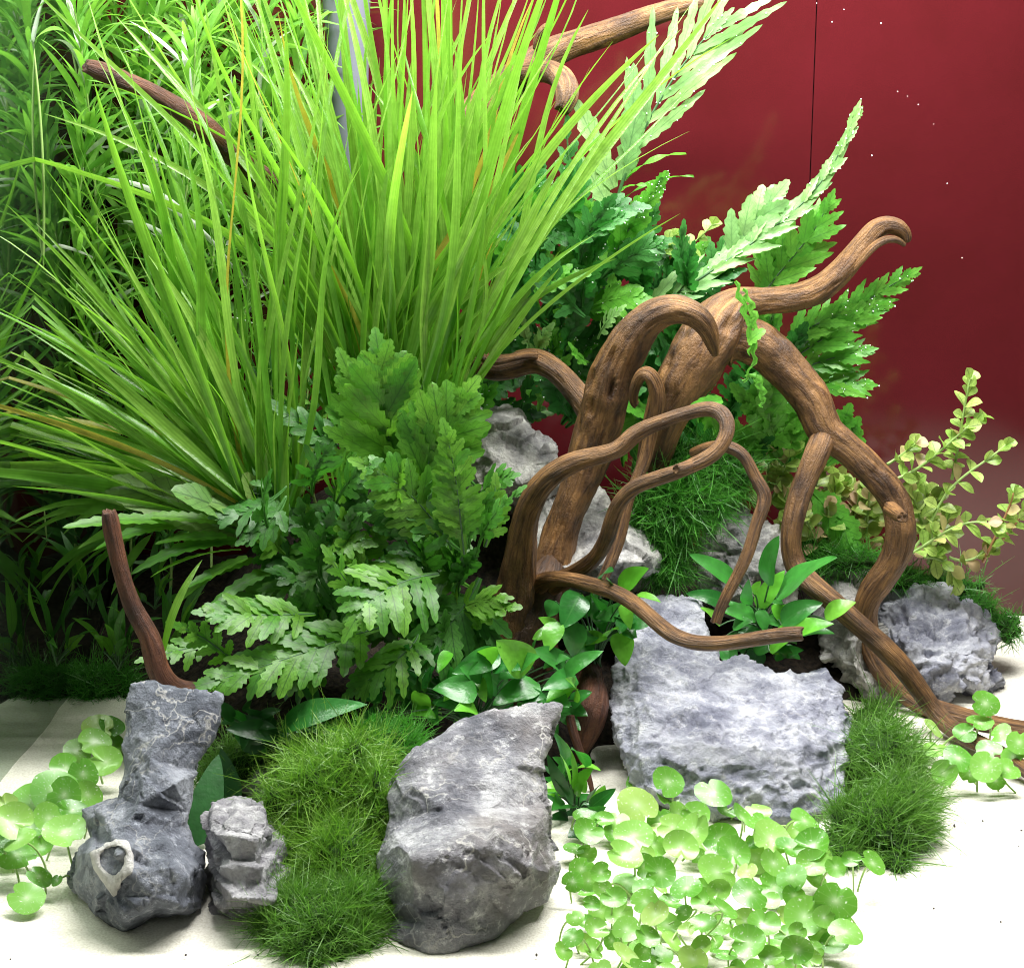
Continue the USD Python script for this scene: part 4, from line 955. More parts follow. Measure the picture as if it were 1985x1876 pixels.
# ------------------------------------------------------------------ lobed plants at the back right
lob = 'pale green plants with long lobed leaves at the back right'
t_ = thing('lobed_plant', P(1185.0, 420.0, 0.10), 'tall pale green feather-like lobed shoot rising at top right beside the driftwood tip', 'water plant', lob)
env = lambda f: .45 + .55 * math.sin(math.pi * (.12 + .7 * f))
frond(t_, [(1188, 420, .10), (1215, 330, .10), (1265, 220, .10), (1325, 125, .10), (1390, 50, .10)], 6, 205, 11.5, 'lobed', 71, angle=(30, 17), teeth=6, serr=.34, up=(0, -1, .3), tip=62, droop=0, fold=.1, shape=env, start=.26, rach=4, wave=.16, bend=.02, jit=.14, bub=4)
for k, (a, b) in enumerate([((1190, 365), (1113, 190)), ((1188, 415), (1120, 300)), ((1222, 330), (1228, 122)), ((1205, 350), (1240, 190))]):
    obj('leaf', leaf(P(np.array(float(a[0])), np.array(float(a[1])), .10), P(np.array(float(b[0])), np.array(float(b[1])), .095), (.2, -1, .4), 23 * px(.1), 'pinna', bend=.03, fold=.12, serr=.3, teeth=7, wave=.12, seed=k), M['lobed'], t_)
for k, (a, b, w) in enumerate([((1215, 345), (1330, 298), 8), ((1210, 385), (1345, 342), 5), ((1200, 372), (1255, 360), 6)]):
    obj('leaf', leaf(P(np.array(float(a[0])), np.array(float(a[1])), .10), P(np.array(float(b[0])), np.array(float(b[1])), .09), (0, -.3, 1), w * px(.1), 'pinna', bend=.1, fold=.2, serr=.2, teeth=6, wave=.5, seed=k), M['lobed_bright'], t_)
def bubbles(t, pts, name='bubbles'):
    out = []
    for p, q in pts:
        m = trimesh.creation.icosphere(1, q)
        out.append((np.array(m.vertices) + p, np.array(m.faces)))
    obj(name, join(out)[:2], M['bubble'], t)
rb = np.random.default_rng(4)
def bub_line(t, a, b, y, n, w=14, rr=(.7, 1.7)):
    f = rb.uniform(0, 1, n)
    u, v = a[0] + (b[0] - a[0]) * f + rb.normal(0, w, n), a[1] + (b[1] - a[1]) * f + rb.normal(0, w, n)
    p = P(u, v, y - .004 - .004 * rb.random(n))
    bubbles(t, [(p[i], rb.uniform(*rr) * float(px(y))) for i in range(n)])
t_ = thing('lobed_plant', P(1240.0, 600.0, 0.085), 'long grey-green tapering lobed leaf pointing up to the right, against the red', 'water plant', lob)
frond(t_, [(1220, 620, .085), (1350, 545, .08), (1460, 470, .08), (1560, 390, .08), (1625, 300, .08), (1660, 215, .08)], 10, 112, 13, 'lobed', 72, angle=(26, 12), prof='lance', teeth=5, serr=.32, up=(.2, -.8, .6), tip=46, droop=0, fold=.5, shape=lambda f: 1.1 - .85 * f, start=.02, rach=3.5, blade=17, bub=2)
frond(t_, [(1400, 520, .085), (1440, 460, .085), (1505, 378, .085)], 4, 84, 19, 'lobed', 73, angle=(34, 20), teeth=5, serr=.3, up=(-.2, -1, .3), tip=45, blade=26, droop=0)
t_ = thing('lobed_plant', P(1480.0, 560.0, 0.10), 'bright green lobed leaves standing above the driftwood arm', 'water plant', lob)
frond(t_, [(1470, 590, .10), (1510, 530, .10), (1560, 470, .10), (1605, 395, .10)], 6, 98, 15, 'lobed_bright', 74, angle=(44, 22), prof='lance', teeth=5, up=(0, -1, .3), tip=42, blade=22, droop=0)
frond(t_, [(1490, 600, .105), (1500, 540, .105), (1500, 470, .105)], 5, 80, 14, 'lobed_bright', 75, angle=(44, 22), prof='lance', teeth=4, up=(0, -1, .3), tip=40, blade=18, droop=0)
t_ = thing('lobed_plant', P(1480.0, 730.0, 0.105), 'bright green fan of lobed leaves spreading right from under the driftwood arm', 'water plant', lob)
for k, (b, tp, m) in enumerate([((1490, 720), (1770, 528), 9), ((1490, 730), (1715, 590), 8), ((1500, 740), (1678, 680), 7), ((1520, 760), (1676, 745), 6), ((1480, 700), (1640, 600), 7)]):
    frond(t_, [(b[0], b[1], .10), ((b[0] + tp[0]) / 2, (b[1] + tp[1]) / 2 - 8, .10), (tp[0], tp[1], .095)], m - 2, 84, 12, 'lobed_bright', 80 + k, angle=(36, 18), prof='lance', teeth=5, up=(-.1, -1, .4), tip=34, blade=11, droop=0, start=.3, bub=1)
t_ = thing('lobed_plant', P(1500.0, 860.0, 0.09), 'shaded green lobed leaves filling the gap between the driftwood branches', 'water plant', lob)
for k, (b, tp) in enumerate([((1520, 900), (1430, 760)), ((1500, 890), (1480, 745)), ((1540, 900), (1540, 770)), ((1470, 900), (1400, 830)), ((1530, 880), (1580, 850)), ((1480, 850), (1540, 830)), ((1600, 900), (1655, 830)), ((1590, 880), (1640, 805)), ((1560, 940), (1660, 1060)), ((1440, 800), (1500, 740))]):
    frond(t_, [(b[0], b[1], .10), ((b[0] + tp[0]) / 2 + 6, (b[1] + tp[1]) / 2, .095), (tp[0], tp[1], .09)], 5, 52, 17, 'lobed_bright', 90 + k, angle=(46, 26), teeth=4, up=(-.1, -1, .4), tip=34, blade=14, droop=0.05, merge=True)
t_ = thing('creeping_tendril', P(1440.0, 560.0, 0.02), 'wavy green strap leaves hanging down over the driftwood fork', 'water plant')
for k, pts in enumerate([[(1425, 545), (1440, 590), (1455, 640), (1462, 690), (1445, 730)], [(1440, 560), (1458, 600), (1462, 640), (1450, 690)], [(1440, 740), (1465, 730), (1478, 770), (1475, 790)]]):
    pp = np.array(pts, float)
    q = spline(P(pp[:, 0], pp[:, 1], np.full(len(pp), .0)), 26)
    q = q + np.c_[np.sin(np.arange(26) * 1.3) * .0012, np.zeros(26), np.zeros(26)]
    sv = unit(np.cross(unit(np.gradient(q, axis=0)), [.2, -1, .2]))
    w = np.sin(np.linspace(.4, 3.0, 26)) * 7 * px(0.0) * (1 + .35 * np.sin(np.arange(26) * 1.9 + k))
    v = np.stack([q - sv * w[:, None], q + np.array([0, -.0008, 0]), q + sv * w[:, None] + np.array([0, .001, 0]) * np.sin(np.arange(26) * 1.9)[:, None]], 1)
    obj('strap_leaf', (v.reshape(-1, 3), grid_faces(26, 3), np.stack([np.tile([0, .5, 1], 26), np.repeat(np.linspace(0, 1, 26), 3)], -1)), M['lobed_bright'], t_)
obj('leaf', leaf(P(np.array(1450.), np.array(665.), .0), P(np.array(1485.), np.array(640.), -.005), (0, -.7, .7), 16 * px(0.), 'pinna', serr=.3, teeth=4), M['lobed_bright'], t_)
obj('leaf', leaf(P(np.array(1400.), np.array(775.), .02), P(np.array(1335.), np.array(790.), .01), (0, -.9, .4), 14 * px(0.), 'pinna', serr=.2, teeth=4), M['lobed_bright'], t_)

# the dense dark bush behind the driftwood
r_ = np.random.default_rng(21)
bush_lab = ['deep green bush of small lobed leaves left of the driftwood arch', 'deep green bubble-dotted bush of lobed leaves in the middle, against the red', 'dark green bush of lobed leaves between the tall grass and the red backing']
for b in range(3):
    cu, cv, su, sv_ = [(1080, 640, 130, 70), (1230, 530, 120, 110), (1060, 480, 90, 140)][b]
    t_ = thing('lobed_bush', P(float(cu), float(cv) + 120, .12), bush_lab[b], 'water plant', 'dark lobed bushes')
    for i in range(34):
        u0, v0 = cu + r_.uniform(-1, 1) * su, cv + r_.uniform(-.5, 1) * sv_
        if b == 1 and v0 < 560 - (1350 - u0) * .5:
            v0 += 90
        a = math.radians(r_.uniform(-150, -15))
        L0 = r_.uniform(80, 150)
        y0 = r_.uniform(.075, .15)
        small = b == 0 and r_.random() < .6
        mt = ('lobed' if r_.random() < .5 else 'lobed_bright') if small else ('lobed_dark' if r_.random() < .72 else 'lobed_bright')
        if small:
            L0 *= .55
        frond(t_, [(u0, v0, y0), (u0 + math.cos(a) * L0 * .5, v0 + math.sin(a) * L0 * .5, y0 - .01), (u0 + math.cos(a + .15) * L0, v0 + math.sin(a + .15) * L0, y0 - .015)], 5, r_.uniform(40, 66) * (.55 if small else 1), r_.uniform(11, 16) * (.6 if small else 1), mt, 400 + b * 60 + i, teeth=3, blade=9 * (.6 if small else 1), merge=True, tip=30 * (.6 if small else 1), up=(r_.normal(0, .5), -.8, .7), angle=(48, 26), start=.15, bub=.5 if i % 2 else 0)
t_ = thing('lobed_bush', P(1150.0, 800.0, .12), 'dark lobed foliage in the gaps around the trunk and under the left branch', 'water plant', 'dark lobed bushes')
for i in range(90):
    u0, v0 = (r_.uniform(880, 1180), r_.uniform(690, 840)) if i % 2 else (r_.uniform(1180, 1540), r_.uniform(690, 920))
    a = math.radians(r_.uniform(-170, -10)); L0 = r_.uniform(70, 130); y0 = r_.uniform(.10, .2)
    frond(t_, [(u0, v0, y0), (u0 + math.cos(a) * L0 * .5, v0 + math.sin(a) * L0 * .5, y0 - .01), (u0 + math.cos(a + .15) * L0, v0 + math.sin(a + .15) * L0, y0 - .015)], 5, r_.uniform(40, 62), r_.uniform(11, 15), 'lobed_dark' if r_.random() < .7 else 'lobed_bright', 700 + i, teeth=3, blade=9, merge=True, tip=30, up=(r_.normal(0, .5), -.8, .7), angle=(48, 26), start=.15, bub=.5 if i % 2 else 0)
t_ = thing('lobed_plant', P(1200.0, 500.0, .09), 'single bright serrated shoot with bubbles leaning right below the tall pale shoot', 'water plant', lob)
frond(t_, [(1170, 560, .09), (1200, 480, .09), (1240, 410, .085), (1285, 345, .08)], 8, 54, 15, 'lobed_bright', 97, angle=(40, 20), teeth=4, up=(.2, -1, .4), blade=16, droop=0, bub=3)
frond(t_, [(1110, 560, .085), (1125, 450, .085), (1108, 340, .085), (1100, 240, .085)], 6, 60, 11, 'lobed_dark', 98, angle=(40, 20), teeth=3, up=(.2, -1, .4), blade=0, droop=0, rach=4)

# ------------------------------------------------------------------ round-leaved stems at the right
def round_stem(pts, seed, label, step=23, L=38, hw=12, mats=('stem_leaf',) * 8 + ('stem_leaf_pink',), group='round-leaved stems at the right', stem='stem', r0=3.4):
    r = np.random.default_rng(seed)
    c = np.asarray(pts, float)
    p3 = P(c[:, 0], c[:, 1], c[:, 2])
    s = float(px(c[:, 2].mean()))
    ln = np.linalg.norm(np.diff(c[:, :2], axis=0), axis=1).sum()
    n = max(5, int(ln / step))
    q = spline(p3, n * 3)
    tan = unit(np.gradient(q, axis=0))
    t = thing('round_leaved_stem', p3[0], label, 'water plant', group)
    obj('stem', tube(q, np.linspace(r0, r0 * .55, n * 3) * s, 7), M[stem], t)
    ph = r.uniform(0, 3)
    for i in range(1, n + 1):
        k = min(i * 3, n * 3 - 1)
        a = unit(np.cross(tan[k], [.3, .8, .5]))
        b = np.cross(tan[k], a)
        top = (n - i)
        for j in (0, 1):
            az = ph + i * 1.57 + j * math.pi + r.normal(0, .2)
            el = math.radians(r.uniform(15, 40) if top > 2 else r.uniform(45, 68))
            d = unit((a * math.cos(az) + b * math.sin(az)) * math.cos(el) + tan[k] * math.sin(el))
            l = L * s * r.uniform(.75, 1.2) * (.62 if top < 1 else .85 if top < 3 else 1)
            st = q[k]
            obj('leaf', leaf(st, st + d * l, unit(tan[k] * .6 + np.array([0, -.75, .5]) + r.normal(0, .3, 3)), hw * s * r.uniform(.85, 1.2), 'spoon', bend=.04, fold=.25, rows=8, droop=r.uniform(0, .25)), M[mats[int(r.integers(len(mats)))]], t)


round_stem([(1770, 1065, .10), (1806, 1008, .10), (1842, 948, .095), (1900, 900, .09), (1950, 862, .085)], 1, 'long bare-footed stem ending in a small leaf cluster, rightmost above', step=30, stem='petiole')
round_stem([(1845, 930, .10), (1858, 860, .10), (1868, 800, .10), (1880, 735, .10)], 2, 'tallest round-leaved stem, standing against the red at right', step=19)
round_stem([(1730, 930, .10), (1790, 900, .10), (1850, 850, .095), (1900, 810, .095)], 3, 'short leafy stem left of the tallest round-leaved one', step=18)
round_stem([(1750, 1080, .08), (1810, 1045, .08), (1870, 1015, .075), (1930, 1020, .07)], 4, 'creeping round-leaved stem arching right below the others', step=20)
round_stem([(1905, 1090, .08), (1935, 1030, .08), (1955, 985, .08), (1965, 955, .08)], 5, 'upright reddish stem with round leaves at the right edge', step=15, stem='stem_red')
round_stem([(1930, 1060, .09), (1965, 1020, .09), (1990, 985, .09)], 6, 'round-leaved shoot cut by the right picture edge', step=15, stem='stem_red')
round_stem([(1720, 900, .11), (1750, 880, .11), (1775, 860, .105)], 7, 'small round-leaved tuft just right of the driftwood leg', step=13)
round_stem([(1790, 1080, .09), (1830, 1090, .09), (1850, 1130, .09)], 8, 'low drooping round-leaved stem above the mossy stone', step=15)
round_stem([(1840, 1080, .09), (1880, 1085, .088), (1915, 1060, .086)], 9, 'low round-leaved stem with dull leaves behind the arching one', step=16, mats=('stem_leaf', 'stem_leaf_olive', 'stem_leaf_pink'))
r_ = np.random.default_rng(9)
for i in range(30):
    u0, v0 = r_.uniform(1470, 1830), r_.uniform(960, 1110)
    if u0 > 1700: v0 += 25
    du, dv = r_.uniform(-40, 50), r_.uniform(-120, -60)
    y0 = r_.uniform(.09, .15)
    low = v0 + dv > 930
    round_stem([(u0, v0, y0), (u0 + du * .5, v0 + dv * .55, y0 - .006), (u0 + du, v0 + dv, y0 - .01)], 40 + i, 'olive round-leaved stem in the thicket ' + ('left of the forked driftwood leg' if u0 < 1540 else 'between the two driftwood legs' if u0 < 1700 else 'right of the thicker driftwood leg'), step=13, L=38, hw=13, mats=('stem_leaf_olive', 'stem_leaf_olive', 'stem_leaf', 'stem_leaf', 'stem_leaf_pink', 'stem_leaf'), group='olive thicket stems', r0=3)
round_stem([(1300, 500, .10), (1330, 480, .10), (1345, 470, .10), (1380, 435, .10)], 77, 'small cream-leaved sprig above the long grey-green leaf', step=20, L=32, hw=11, mats=('stem_leaf',), r0=2.5)
round_stem([(1275, 500, .10), (1290, 475, .10), (1310, 455, .10)], 78, 'tiny cream-leaved sprig left of the other cream sprig', step=18, L=30, hw=11, mats=('stem_leaf',), r0=2.5)

# ------------------------------------------------------------------ broad-leaved rosettes
def rosette(y, leaves, label, seed, mats, extra=(), yv=.012, nrm=(0, -.65, .8), fill=None, base=None):
    """leaves: (base u, v, tip u, v, half width[, material])"""
    r = np.random.default_rng(seed)
    L = list(leaves)
    if fill:
        n, (a, b, c, d), ln, hw = fill
        for _ in range(n):
            u0, v0 = r.uniform(a, b), r.uniform(c, d)
            th = r.uniform(0, 2 * math.pi)
            l = r.uniform(*ln)
            L.append((u0, v0, u0 + math.cos(th) * l, v0 + math.sin(th) * l * .7 - l * .15, r.uniform(*hw), None, .015))
    bu = np.mean([l[0] for l in L]) if base is None else base[0]
    bv = np.max([l[1] for l in L]) if base is None else base[1]
    root = P(np.array(float(bu)), np.array(float(bv)), y + .012)
    t = thing('broad_leaved_plant', root, label, 'water plant', 'broad-leaved plants among the stones')
    s = float(px(y))
    for i, l in enumerate(L):
        off = l[6] if len(l) > 6 else 0
        yy = y + r.uniform(-yv, yv) + off
        b = P(np.array(float(l[0])), np.array(float(l[1])), yy)
        e = P(np.array(float(l[2])), np.array(float(l[3])), yy - r.uniform(.0, .02))
        mm = l[5] if len(l) > 5 and l[5] else mats[int(r.integers(len(mats)))]
        p = obj('leaf', leaf(b, e, unit(np.array(nrm) + r.normal(0, .3, 3)), l[4] * s, 'ovate', bend=r.uniform(.03, .12), fold=r.uniform(.08, .3), rows=13, droop=r.uniform(0, .12), wave=.06, seed=i, twist=r.normal(0, .15)), M[mm], t)
        mid = (b + root) / 2 + np.array([0, .004, .004])
        obj('stalk', tube(spline(np.array([root + r.normal(0, .002, 3), mid, b]), 7), 1.9 * s, 5), M['stem_dark'], p)
    return t


A, AN, AD = 'anubias', 'anubias_new', 'anubias_dark'
rosette(-.085, [(1025, 1300, 962, 1236, 36), (970, 1268, 876, 1302, 26), (925, 1345, 838, 1330, 32), (1045, 1325, 955, 1362, 30), (945, 1350, 950, 1282, 20), (918, 1308, 942, 1358, 17, AN), (930, 1388, 880, 1372, 26), (840, 1375, 850, 1405, 17), (775, 1385, 765, 1412, 20, AN), (800, 1375, 845, 1385, 18), (1094, 1308, 1170, 1260, 19), (1112, 1358, 1096, 1308, 18, AN), (870, 1262, 850, 1302, 14, AN), (1010, 1350, 1060, 1345, 18), (900, 1330, 905, 1390, 20), (760, 1400, 800, 1415, 15), (1060, 1350, 1030, 1380, 16)],
        'dark green broad-leaved plant spreading above the front stone at the foot of the trunk', 51, (A, A, A, A, AN), fill=(52, (730, 1120, 1285, 1410), (45, 80), (17, 27)))
rosette(-.045, [(1198, 1142, 1258, 1098, 26), (1125, 1150, 1090, 1212, 30), (1165, 1160, 1172, 1225, 25), (1236, 1152, 1282, 1165, 11, AN), (1205, 1170, 1222, 1215, 15), (1175, 1235, 1200, 1215, 15), (1080, 1205, 1060, 1262, 22), (1110, 1205, 1110, 1268, 26), (1200, 1225, 1212, 1290, 24), (1165, 1120, 1190, 1100, 16), (1140, 1240, 1120, 1290, 20), (1190, 1145, 1175, 1120, 14)],
        'rounded dark green leaves clustered under the twig left of the big pale stone', 52, (A, A, A, AN), fill=(26, (1070, 1220, 1160, 1290), (40, 62), (17, 25)))
rosette(-.135, [(1110, 1560, 1045, 1470, 13), (1100, 1545, 1060, 1450, 14), (1115, 1540, 1150, 1480, 20), (1095, 1590, 1050, 1530, 17), (1110, 1600, 1070, 1640, 16), (1120, 1600, 1110, 1650, 15), (1125, 1590, 1175, 1560, 17), (1130, 1580, 1170, 1610, 16), (1105, 1520, 1085, 1450, 8, AN), (1110, 1530, 1098, 1432, 9, AN), (1140, 1555, 1165, 1520, 16), (1080, 1600, 1060, 1660, 15), (1150, 1570, 1180, 1590, 14), (1090, 1500, 1070, 1410, 17), (1100, 1620, 1090, 1680, 14)],
        'rosette of dark pointed leaves in the gap right of the front stone', 53, (A, A, A, A, AD, AN), fill=(40, (1075, 1160, 1480, 1650), (40, 66), (12, 19)), base=(1115, 1600))
rosette(.0, [(1425, 1128, 1336, 1068, 20), (1505, 1158, 1622, 1070, 40), (1490, 1135, 1510, 1035, 27), (1468, 1178, 1522, 1102, 20, AN), (1448, 1172, 1452, 1115, 13), (1515, 1210, 1595, 1160, 25), (1492, 1262, 1618, 1195, 30), (1470, 1182, 1484, 1222, 15), (1500, 1170, 1520, 1215, 14, AN), (1390, 1250, 1410, 1285, 16), (1440, 1190, 1400, 1160, 12), (1600, 1200, 1660, 1160, 22), (1420, 1215, 1460, 1200, 18), (1460, 1150, 1475, 1125, 10, AN), (1430, 1230, 1480, 1245, 16)],
        'broad pointed leaves sprouting behind the big pale stone under the hanging twig', 54, (A, A, A, AN), fill=(22, (1390, 1570, 1160, 1280), (50, 84), (15, 24)), base=(1480, 1220))
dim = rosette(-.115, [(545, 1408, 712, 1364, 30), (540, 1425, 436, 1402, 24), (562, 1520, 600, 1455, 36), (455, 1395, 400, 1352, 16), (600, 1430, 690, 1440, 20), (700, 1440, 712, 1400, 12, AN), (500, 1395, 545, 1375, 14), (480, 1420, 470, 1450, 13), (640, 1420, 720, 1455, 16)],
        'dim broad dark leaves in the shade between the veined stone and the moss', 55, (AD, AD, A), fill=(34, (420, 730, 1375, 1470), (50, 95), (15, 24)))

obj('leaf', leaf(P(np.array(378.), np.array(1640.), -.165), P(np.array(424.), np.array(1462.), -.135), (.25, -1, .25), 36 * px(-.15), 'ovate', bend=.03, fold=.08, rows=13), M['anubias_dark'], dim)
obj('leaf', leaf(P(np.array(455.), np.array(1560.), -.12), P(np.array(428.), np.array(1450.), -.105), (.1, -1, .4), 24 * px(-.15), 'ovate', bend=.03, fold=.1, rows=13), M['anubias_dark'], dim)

# ------------------------------------------------------------------ moss: uncountable
def moss(name, blobs, n, label, seed, L=(26, 52), mats=('moss', 'moss_base'), bias=(0, -.2, .5), hw=.75, curl=1.5, spread=.8):
    """blobs: (u, v, y, radius u, radius v, depth in m)"""
    r = np.random.default_rng(seed)
    out, base = [], []
    sat = []
    for b in blobs:
        for _ in range(4):
            th, k = r.uniform(0, 2 * math.pi), r.uniform(.16, .34)
            sat.append((b[0] + math.cos(th) * b[3] * .95, b[1] + math.sin(th) * b[4] * .95, b[2] + r.uniform(-.004, .006), b[3] * k, b[4] * k, b[5] * k * 1.3))
    blobs = list(blobs) + sat
    area = np.array([b[3] * b[4] for b in blobs], float)
    for b, nb in zip(blobs, (n * area / area.sum()).astype(int)):
        c = P(np.array(float(b[0])), np.array(float(b[1])), b[2])
        s = float(px(b[2]))
        n_lift = max(0, .35 * b[4] * s - c[2])
        c = c + (CAM - c) * (n_lift / (CAM[2] - c[2]))
        rad = np.array([b[3] * s, b[5], b[4] * s])
        m = trimesh.creation.icosphere(4)
        v = np.array(m.vertices)
        v = v * (0.80 + .5 * (fbm(v * 2.5 + seed, 3, seed) - .5))[:, None]
        base.append((v * rad + c, np.array(m.faces)))
        d = unit(r.normal(0, 1, (nb * 2, 3)))
        d = d[(d[:, 1] < .55) & (d[:, 2] > -.75)][:nb]
        nb = len(d)
        o = c + d * rad * r.uniform(.72, .98, (nb, 1)) * (.86 + .5 * (fbm(d * 2.5 + seed, 3, seed) - .5))[:, None]
        nrm = unit(d / rad)
        tuft = np.stack([noise(o * 75, seed + k) for k in (61, 62, 63)], -1) - .5
        tg = r.normal(0, 1, (nb, 3)) + tuft * 4
        tg = unit(tg - nrm * (tg * nrm).sum(1)[:, None])
        di = unit(nrm * r.uniform(.1, .9, (nb, 1)) + tg * .9 + np.array(bias) * .5)
        l = r.uniform(*L, nb) * s * np.where(r.random(nb) < .05, 1.6, 1.0)
        cu = r.normal(0, curl, (nb, 3)) - np.array([0, 0, .25])
        K = 6
        t = np.linspace(0, 1, K)
        pts = o[:, None] + di[:, None] * (l[:, None] * t)[..., None] + cu[:, None] * (l[:, None] * t ** 2 * .5)[..., None]
        sd = unit(np.cross(di, unit(r.normal(0, 1, (nb, 3)))))
        w = hw * s * np.array([.8, 1.25, 1.0, 1.25, .9, .15]) * r.uniform(.7, 1.3, (nb, 1))
        v = np.stack([pts - sd[:, None] * w[..., None], pts + sd[:, None] * w[..., None]], 2)
        g = np.arange(K - 1)
        q = np.stack([2 * g, 2 * g + 1, 2 * g + 3, 2 * g + 2], -1)
        f = (q[None] + (np.arange(nb) * 2 * K)[:, None, None]).reshape(-1, 4)
        uv = np.broadcast_to(np.stack([np.tile([0, 1.0], (K, 1)), np.repeat(t[:, None], 2, 1)], -1)[None], (nb, K, 2, 2)).reshape(-1, 2)
        out.append((v.reshape(-1, 3), f, uv))
        # side leaflets, alternating
        for k in (1, 2, 3, 4):
            side = sd * (1 if k % 2 else -1)
            pp = pts[:, k]
            e = pp + (di * .6 + side * .9 + r.normal(0, .35, (nb, 3))) * (l * .26)[:, None]
            mid = (pp + e) / 2
            wv = di * (hw * .8 * s)
            v = np.stack([pp, mid + wv, e, mid - wv], 1)
            f = (np.array([[0, 1, 2, 3]])[None] + (np.arange(nb) * 4)[:, None, None]).reshape(-1, 4)
            out.append((v.reshape(-1, 3), f, np.tile([[.5, t[k]]], (nb * 4, 1))))
    b0 = blobs[0]
    t = thing(name, P(np.array(float(b0[0])), np.array(float(b0[1])), b0[2]), label, 'moss', kind='stuff')
    obj('moss_heart', join(base)[:2], M[mats[1]], t, kind='stuff')
    obj('moss_strands', join(out), M[mats[0]], t, kind='stuff', smooth=False)


moss('moss', [(640, 1560, -.175, 105, 120, .03), (660, 1690, -.20, 85, 120, .03), (690, 1500, -.15, 70, 70, .02), (600, 1640, -.19, 60, 70, .02), (545, 1700, -.205, 40, 80, .02), (735, 1620, -.19, 30, 110, .02), (600, 1480, -.13, 60, 40, .02)], 17000, 'olive green feathery moss mound between the layered stone and the front stone', 1, (22, 50))
moss('moss', [(480, 1470, -.085, 60, 40, .02), (420, 1520, -.10, 40, 50, .02), (540, 1450, -.08, 60, 30, .02)], 2600, 'dim low moss in the shade behind the small layered stones', 9, (20, 40), mats=('moss_mid', 'moss_base'))
moss('moss', [(40, 1325, .085, 70, 22, .02), (130, 1330, .075, 70, 26, .02), (215, 1325, .07, 60, 30, .02)], 2200, 'dim moss strip at the foot of the dark left corner', 10, (20, 44), mats=('moss_deep', 'moss_base'))
moss('moss', [(620, 1790, -.235, 105, 72, .03), (690, 1770, -.22, 55, 75, .02), (540, 1790, -.235, 50, 36, .015)], 7000, 'deeper green moss at the bottom edge in front of the layered stone', 2, (22, 50), mats=('moss_mid', 'moss_base'))
moss('moss', [(765, 1440, -.12, 60, 40, .02), (740, 1490, -.13, 50, 55, .02), (700, 1440, -.11, 50, 30, .02)], 3200, 'small patch of green moss above the front stone at its left shoulder', 3, (20, 40), mats=('moss_deep', 'moss_base'))
moss('moss', [(1705, 1490, -.035, 80, 95, .035), (1695, 1605, -.095, 95, 75, .03), (1745, 1575, -.075, 62, 80, .03), (1690, 1410, .0, 42, 50, .02)], 9500, 'green moss mound at the right side of the big pale stone', 4, (20, 44), mats=('moss_mid', 'moss_base'), bias=(.45, -.2, .15))
moss('moss', [(1300, 985, .05, 85, 75, .02), (1345, 910, .075, 80, 60, .02), (1290, 1090, .045, 45, 55, .015), (1400, 930, .08, 60, 40, .02)], 6000, 'bright green moss curtain hanging behind the thin twigs', 5, (22, 42), mats=('moss_deep', 'moss_base'), bias=(0, -.5, -.35))
moss('moss', [(1640, 1085, .085, 80, 22, .02), (1560, 1070, .10, 50, 26, .02)], 1300, 'low moss strip on top of the rocks between the driftwood legs', 6, (16, 32), mats=('moss_deep', 'moss_base'))
moss('moss', [(1800, 1135, .125, 90, 24, .02), (1880, 1175, .12, 50, 26, .02), (1940, 1215, .11, 34, 28, .02), (1740, 1120, .12, 50, 20, .02)], 2200, 'short moss fringe along the back of the craggy stone at the right', 7, (14, 28), mats=('moss_deep', 'moss_base'))

# ------------------------------------------------------------------ pennywort
def penny_leaf(c, nrm, rad, seed):
    r = np.random.default_rng(seed)
    K, R = 36, np.array([0, .18, .45, .75, .93, 1.0])
    n = unit(nrm)
    a = unit(np.cross(n, [0.2, 1, 0.1]))
    b = np.cross(n, a)
    th = np.arange(K) * 2 * np.pi / K
    sc = 1 + .035 * np.abs(np.sin(th * 5.5 + r.uniform(0, 3))) + .05 * np.sin(th * 2 + r.uniform(0, 6)) + .03 * np.sin(th * 3 + r.uniform(0, 6))
    dth = np.angle(np.exp(1j * (th - r.uniform(0, 6.28))))
    sc = sc * (1 - .34 * np.exp(-(dth / .16) ** 2))
    cup, el = r.uniform(-.12, .26), r.uniform(.86, 1.0)
    w1, w2 = r.uniform(0, 6.28, 2)
    V, U = [c], [[.5, 0]]
    for q in R[1:]:
        rr = rad * q * sc
        h = rad * (cup * q ** 2 - .05 * (1 - q) + .06 * q ** 2 * np.sin(2 * th + w1) + .035 * q ** 2 * np.sin(3 * th + w2))
        V += list(c + np.cos(th)[:, None] * rr[:, None] * a + np.sin(th)[:, None] * (rr * el)[:, None] * b + h[:, None] * n)
        U += list(np.c_[th / (2 * np.pi), np.full(K, q)])
    V, U = np.array(V), np.array(U)
    k = np.arange(K)
    f = [np.stack([np.zeros(K, int), 1 + k, 1 + (k + 1) % K], 1)]
    for i in range(len(R) - 2):
        o = 1 + i * K
        f.append(np.stack([o + k, o + K + k, o + K + (k + 1) % K], 1))
        f.append(np.stack([o + k, o + K + (k + 1) % K, o + (k + 1) % K], 1))
    return V, np.vstack(f), U


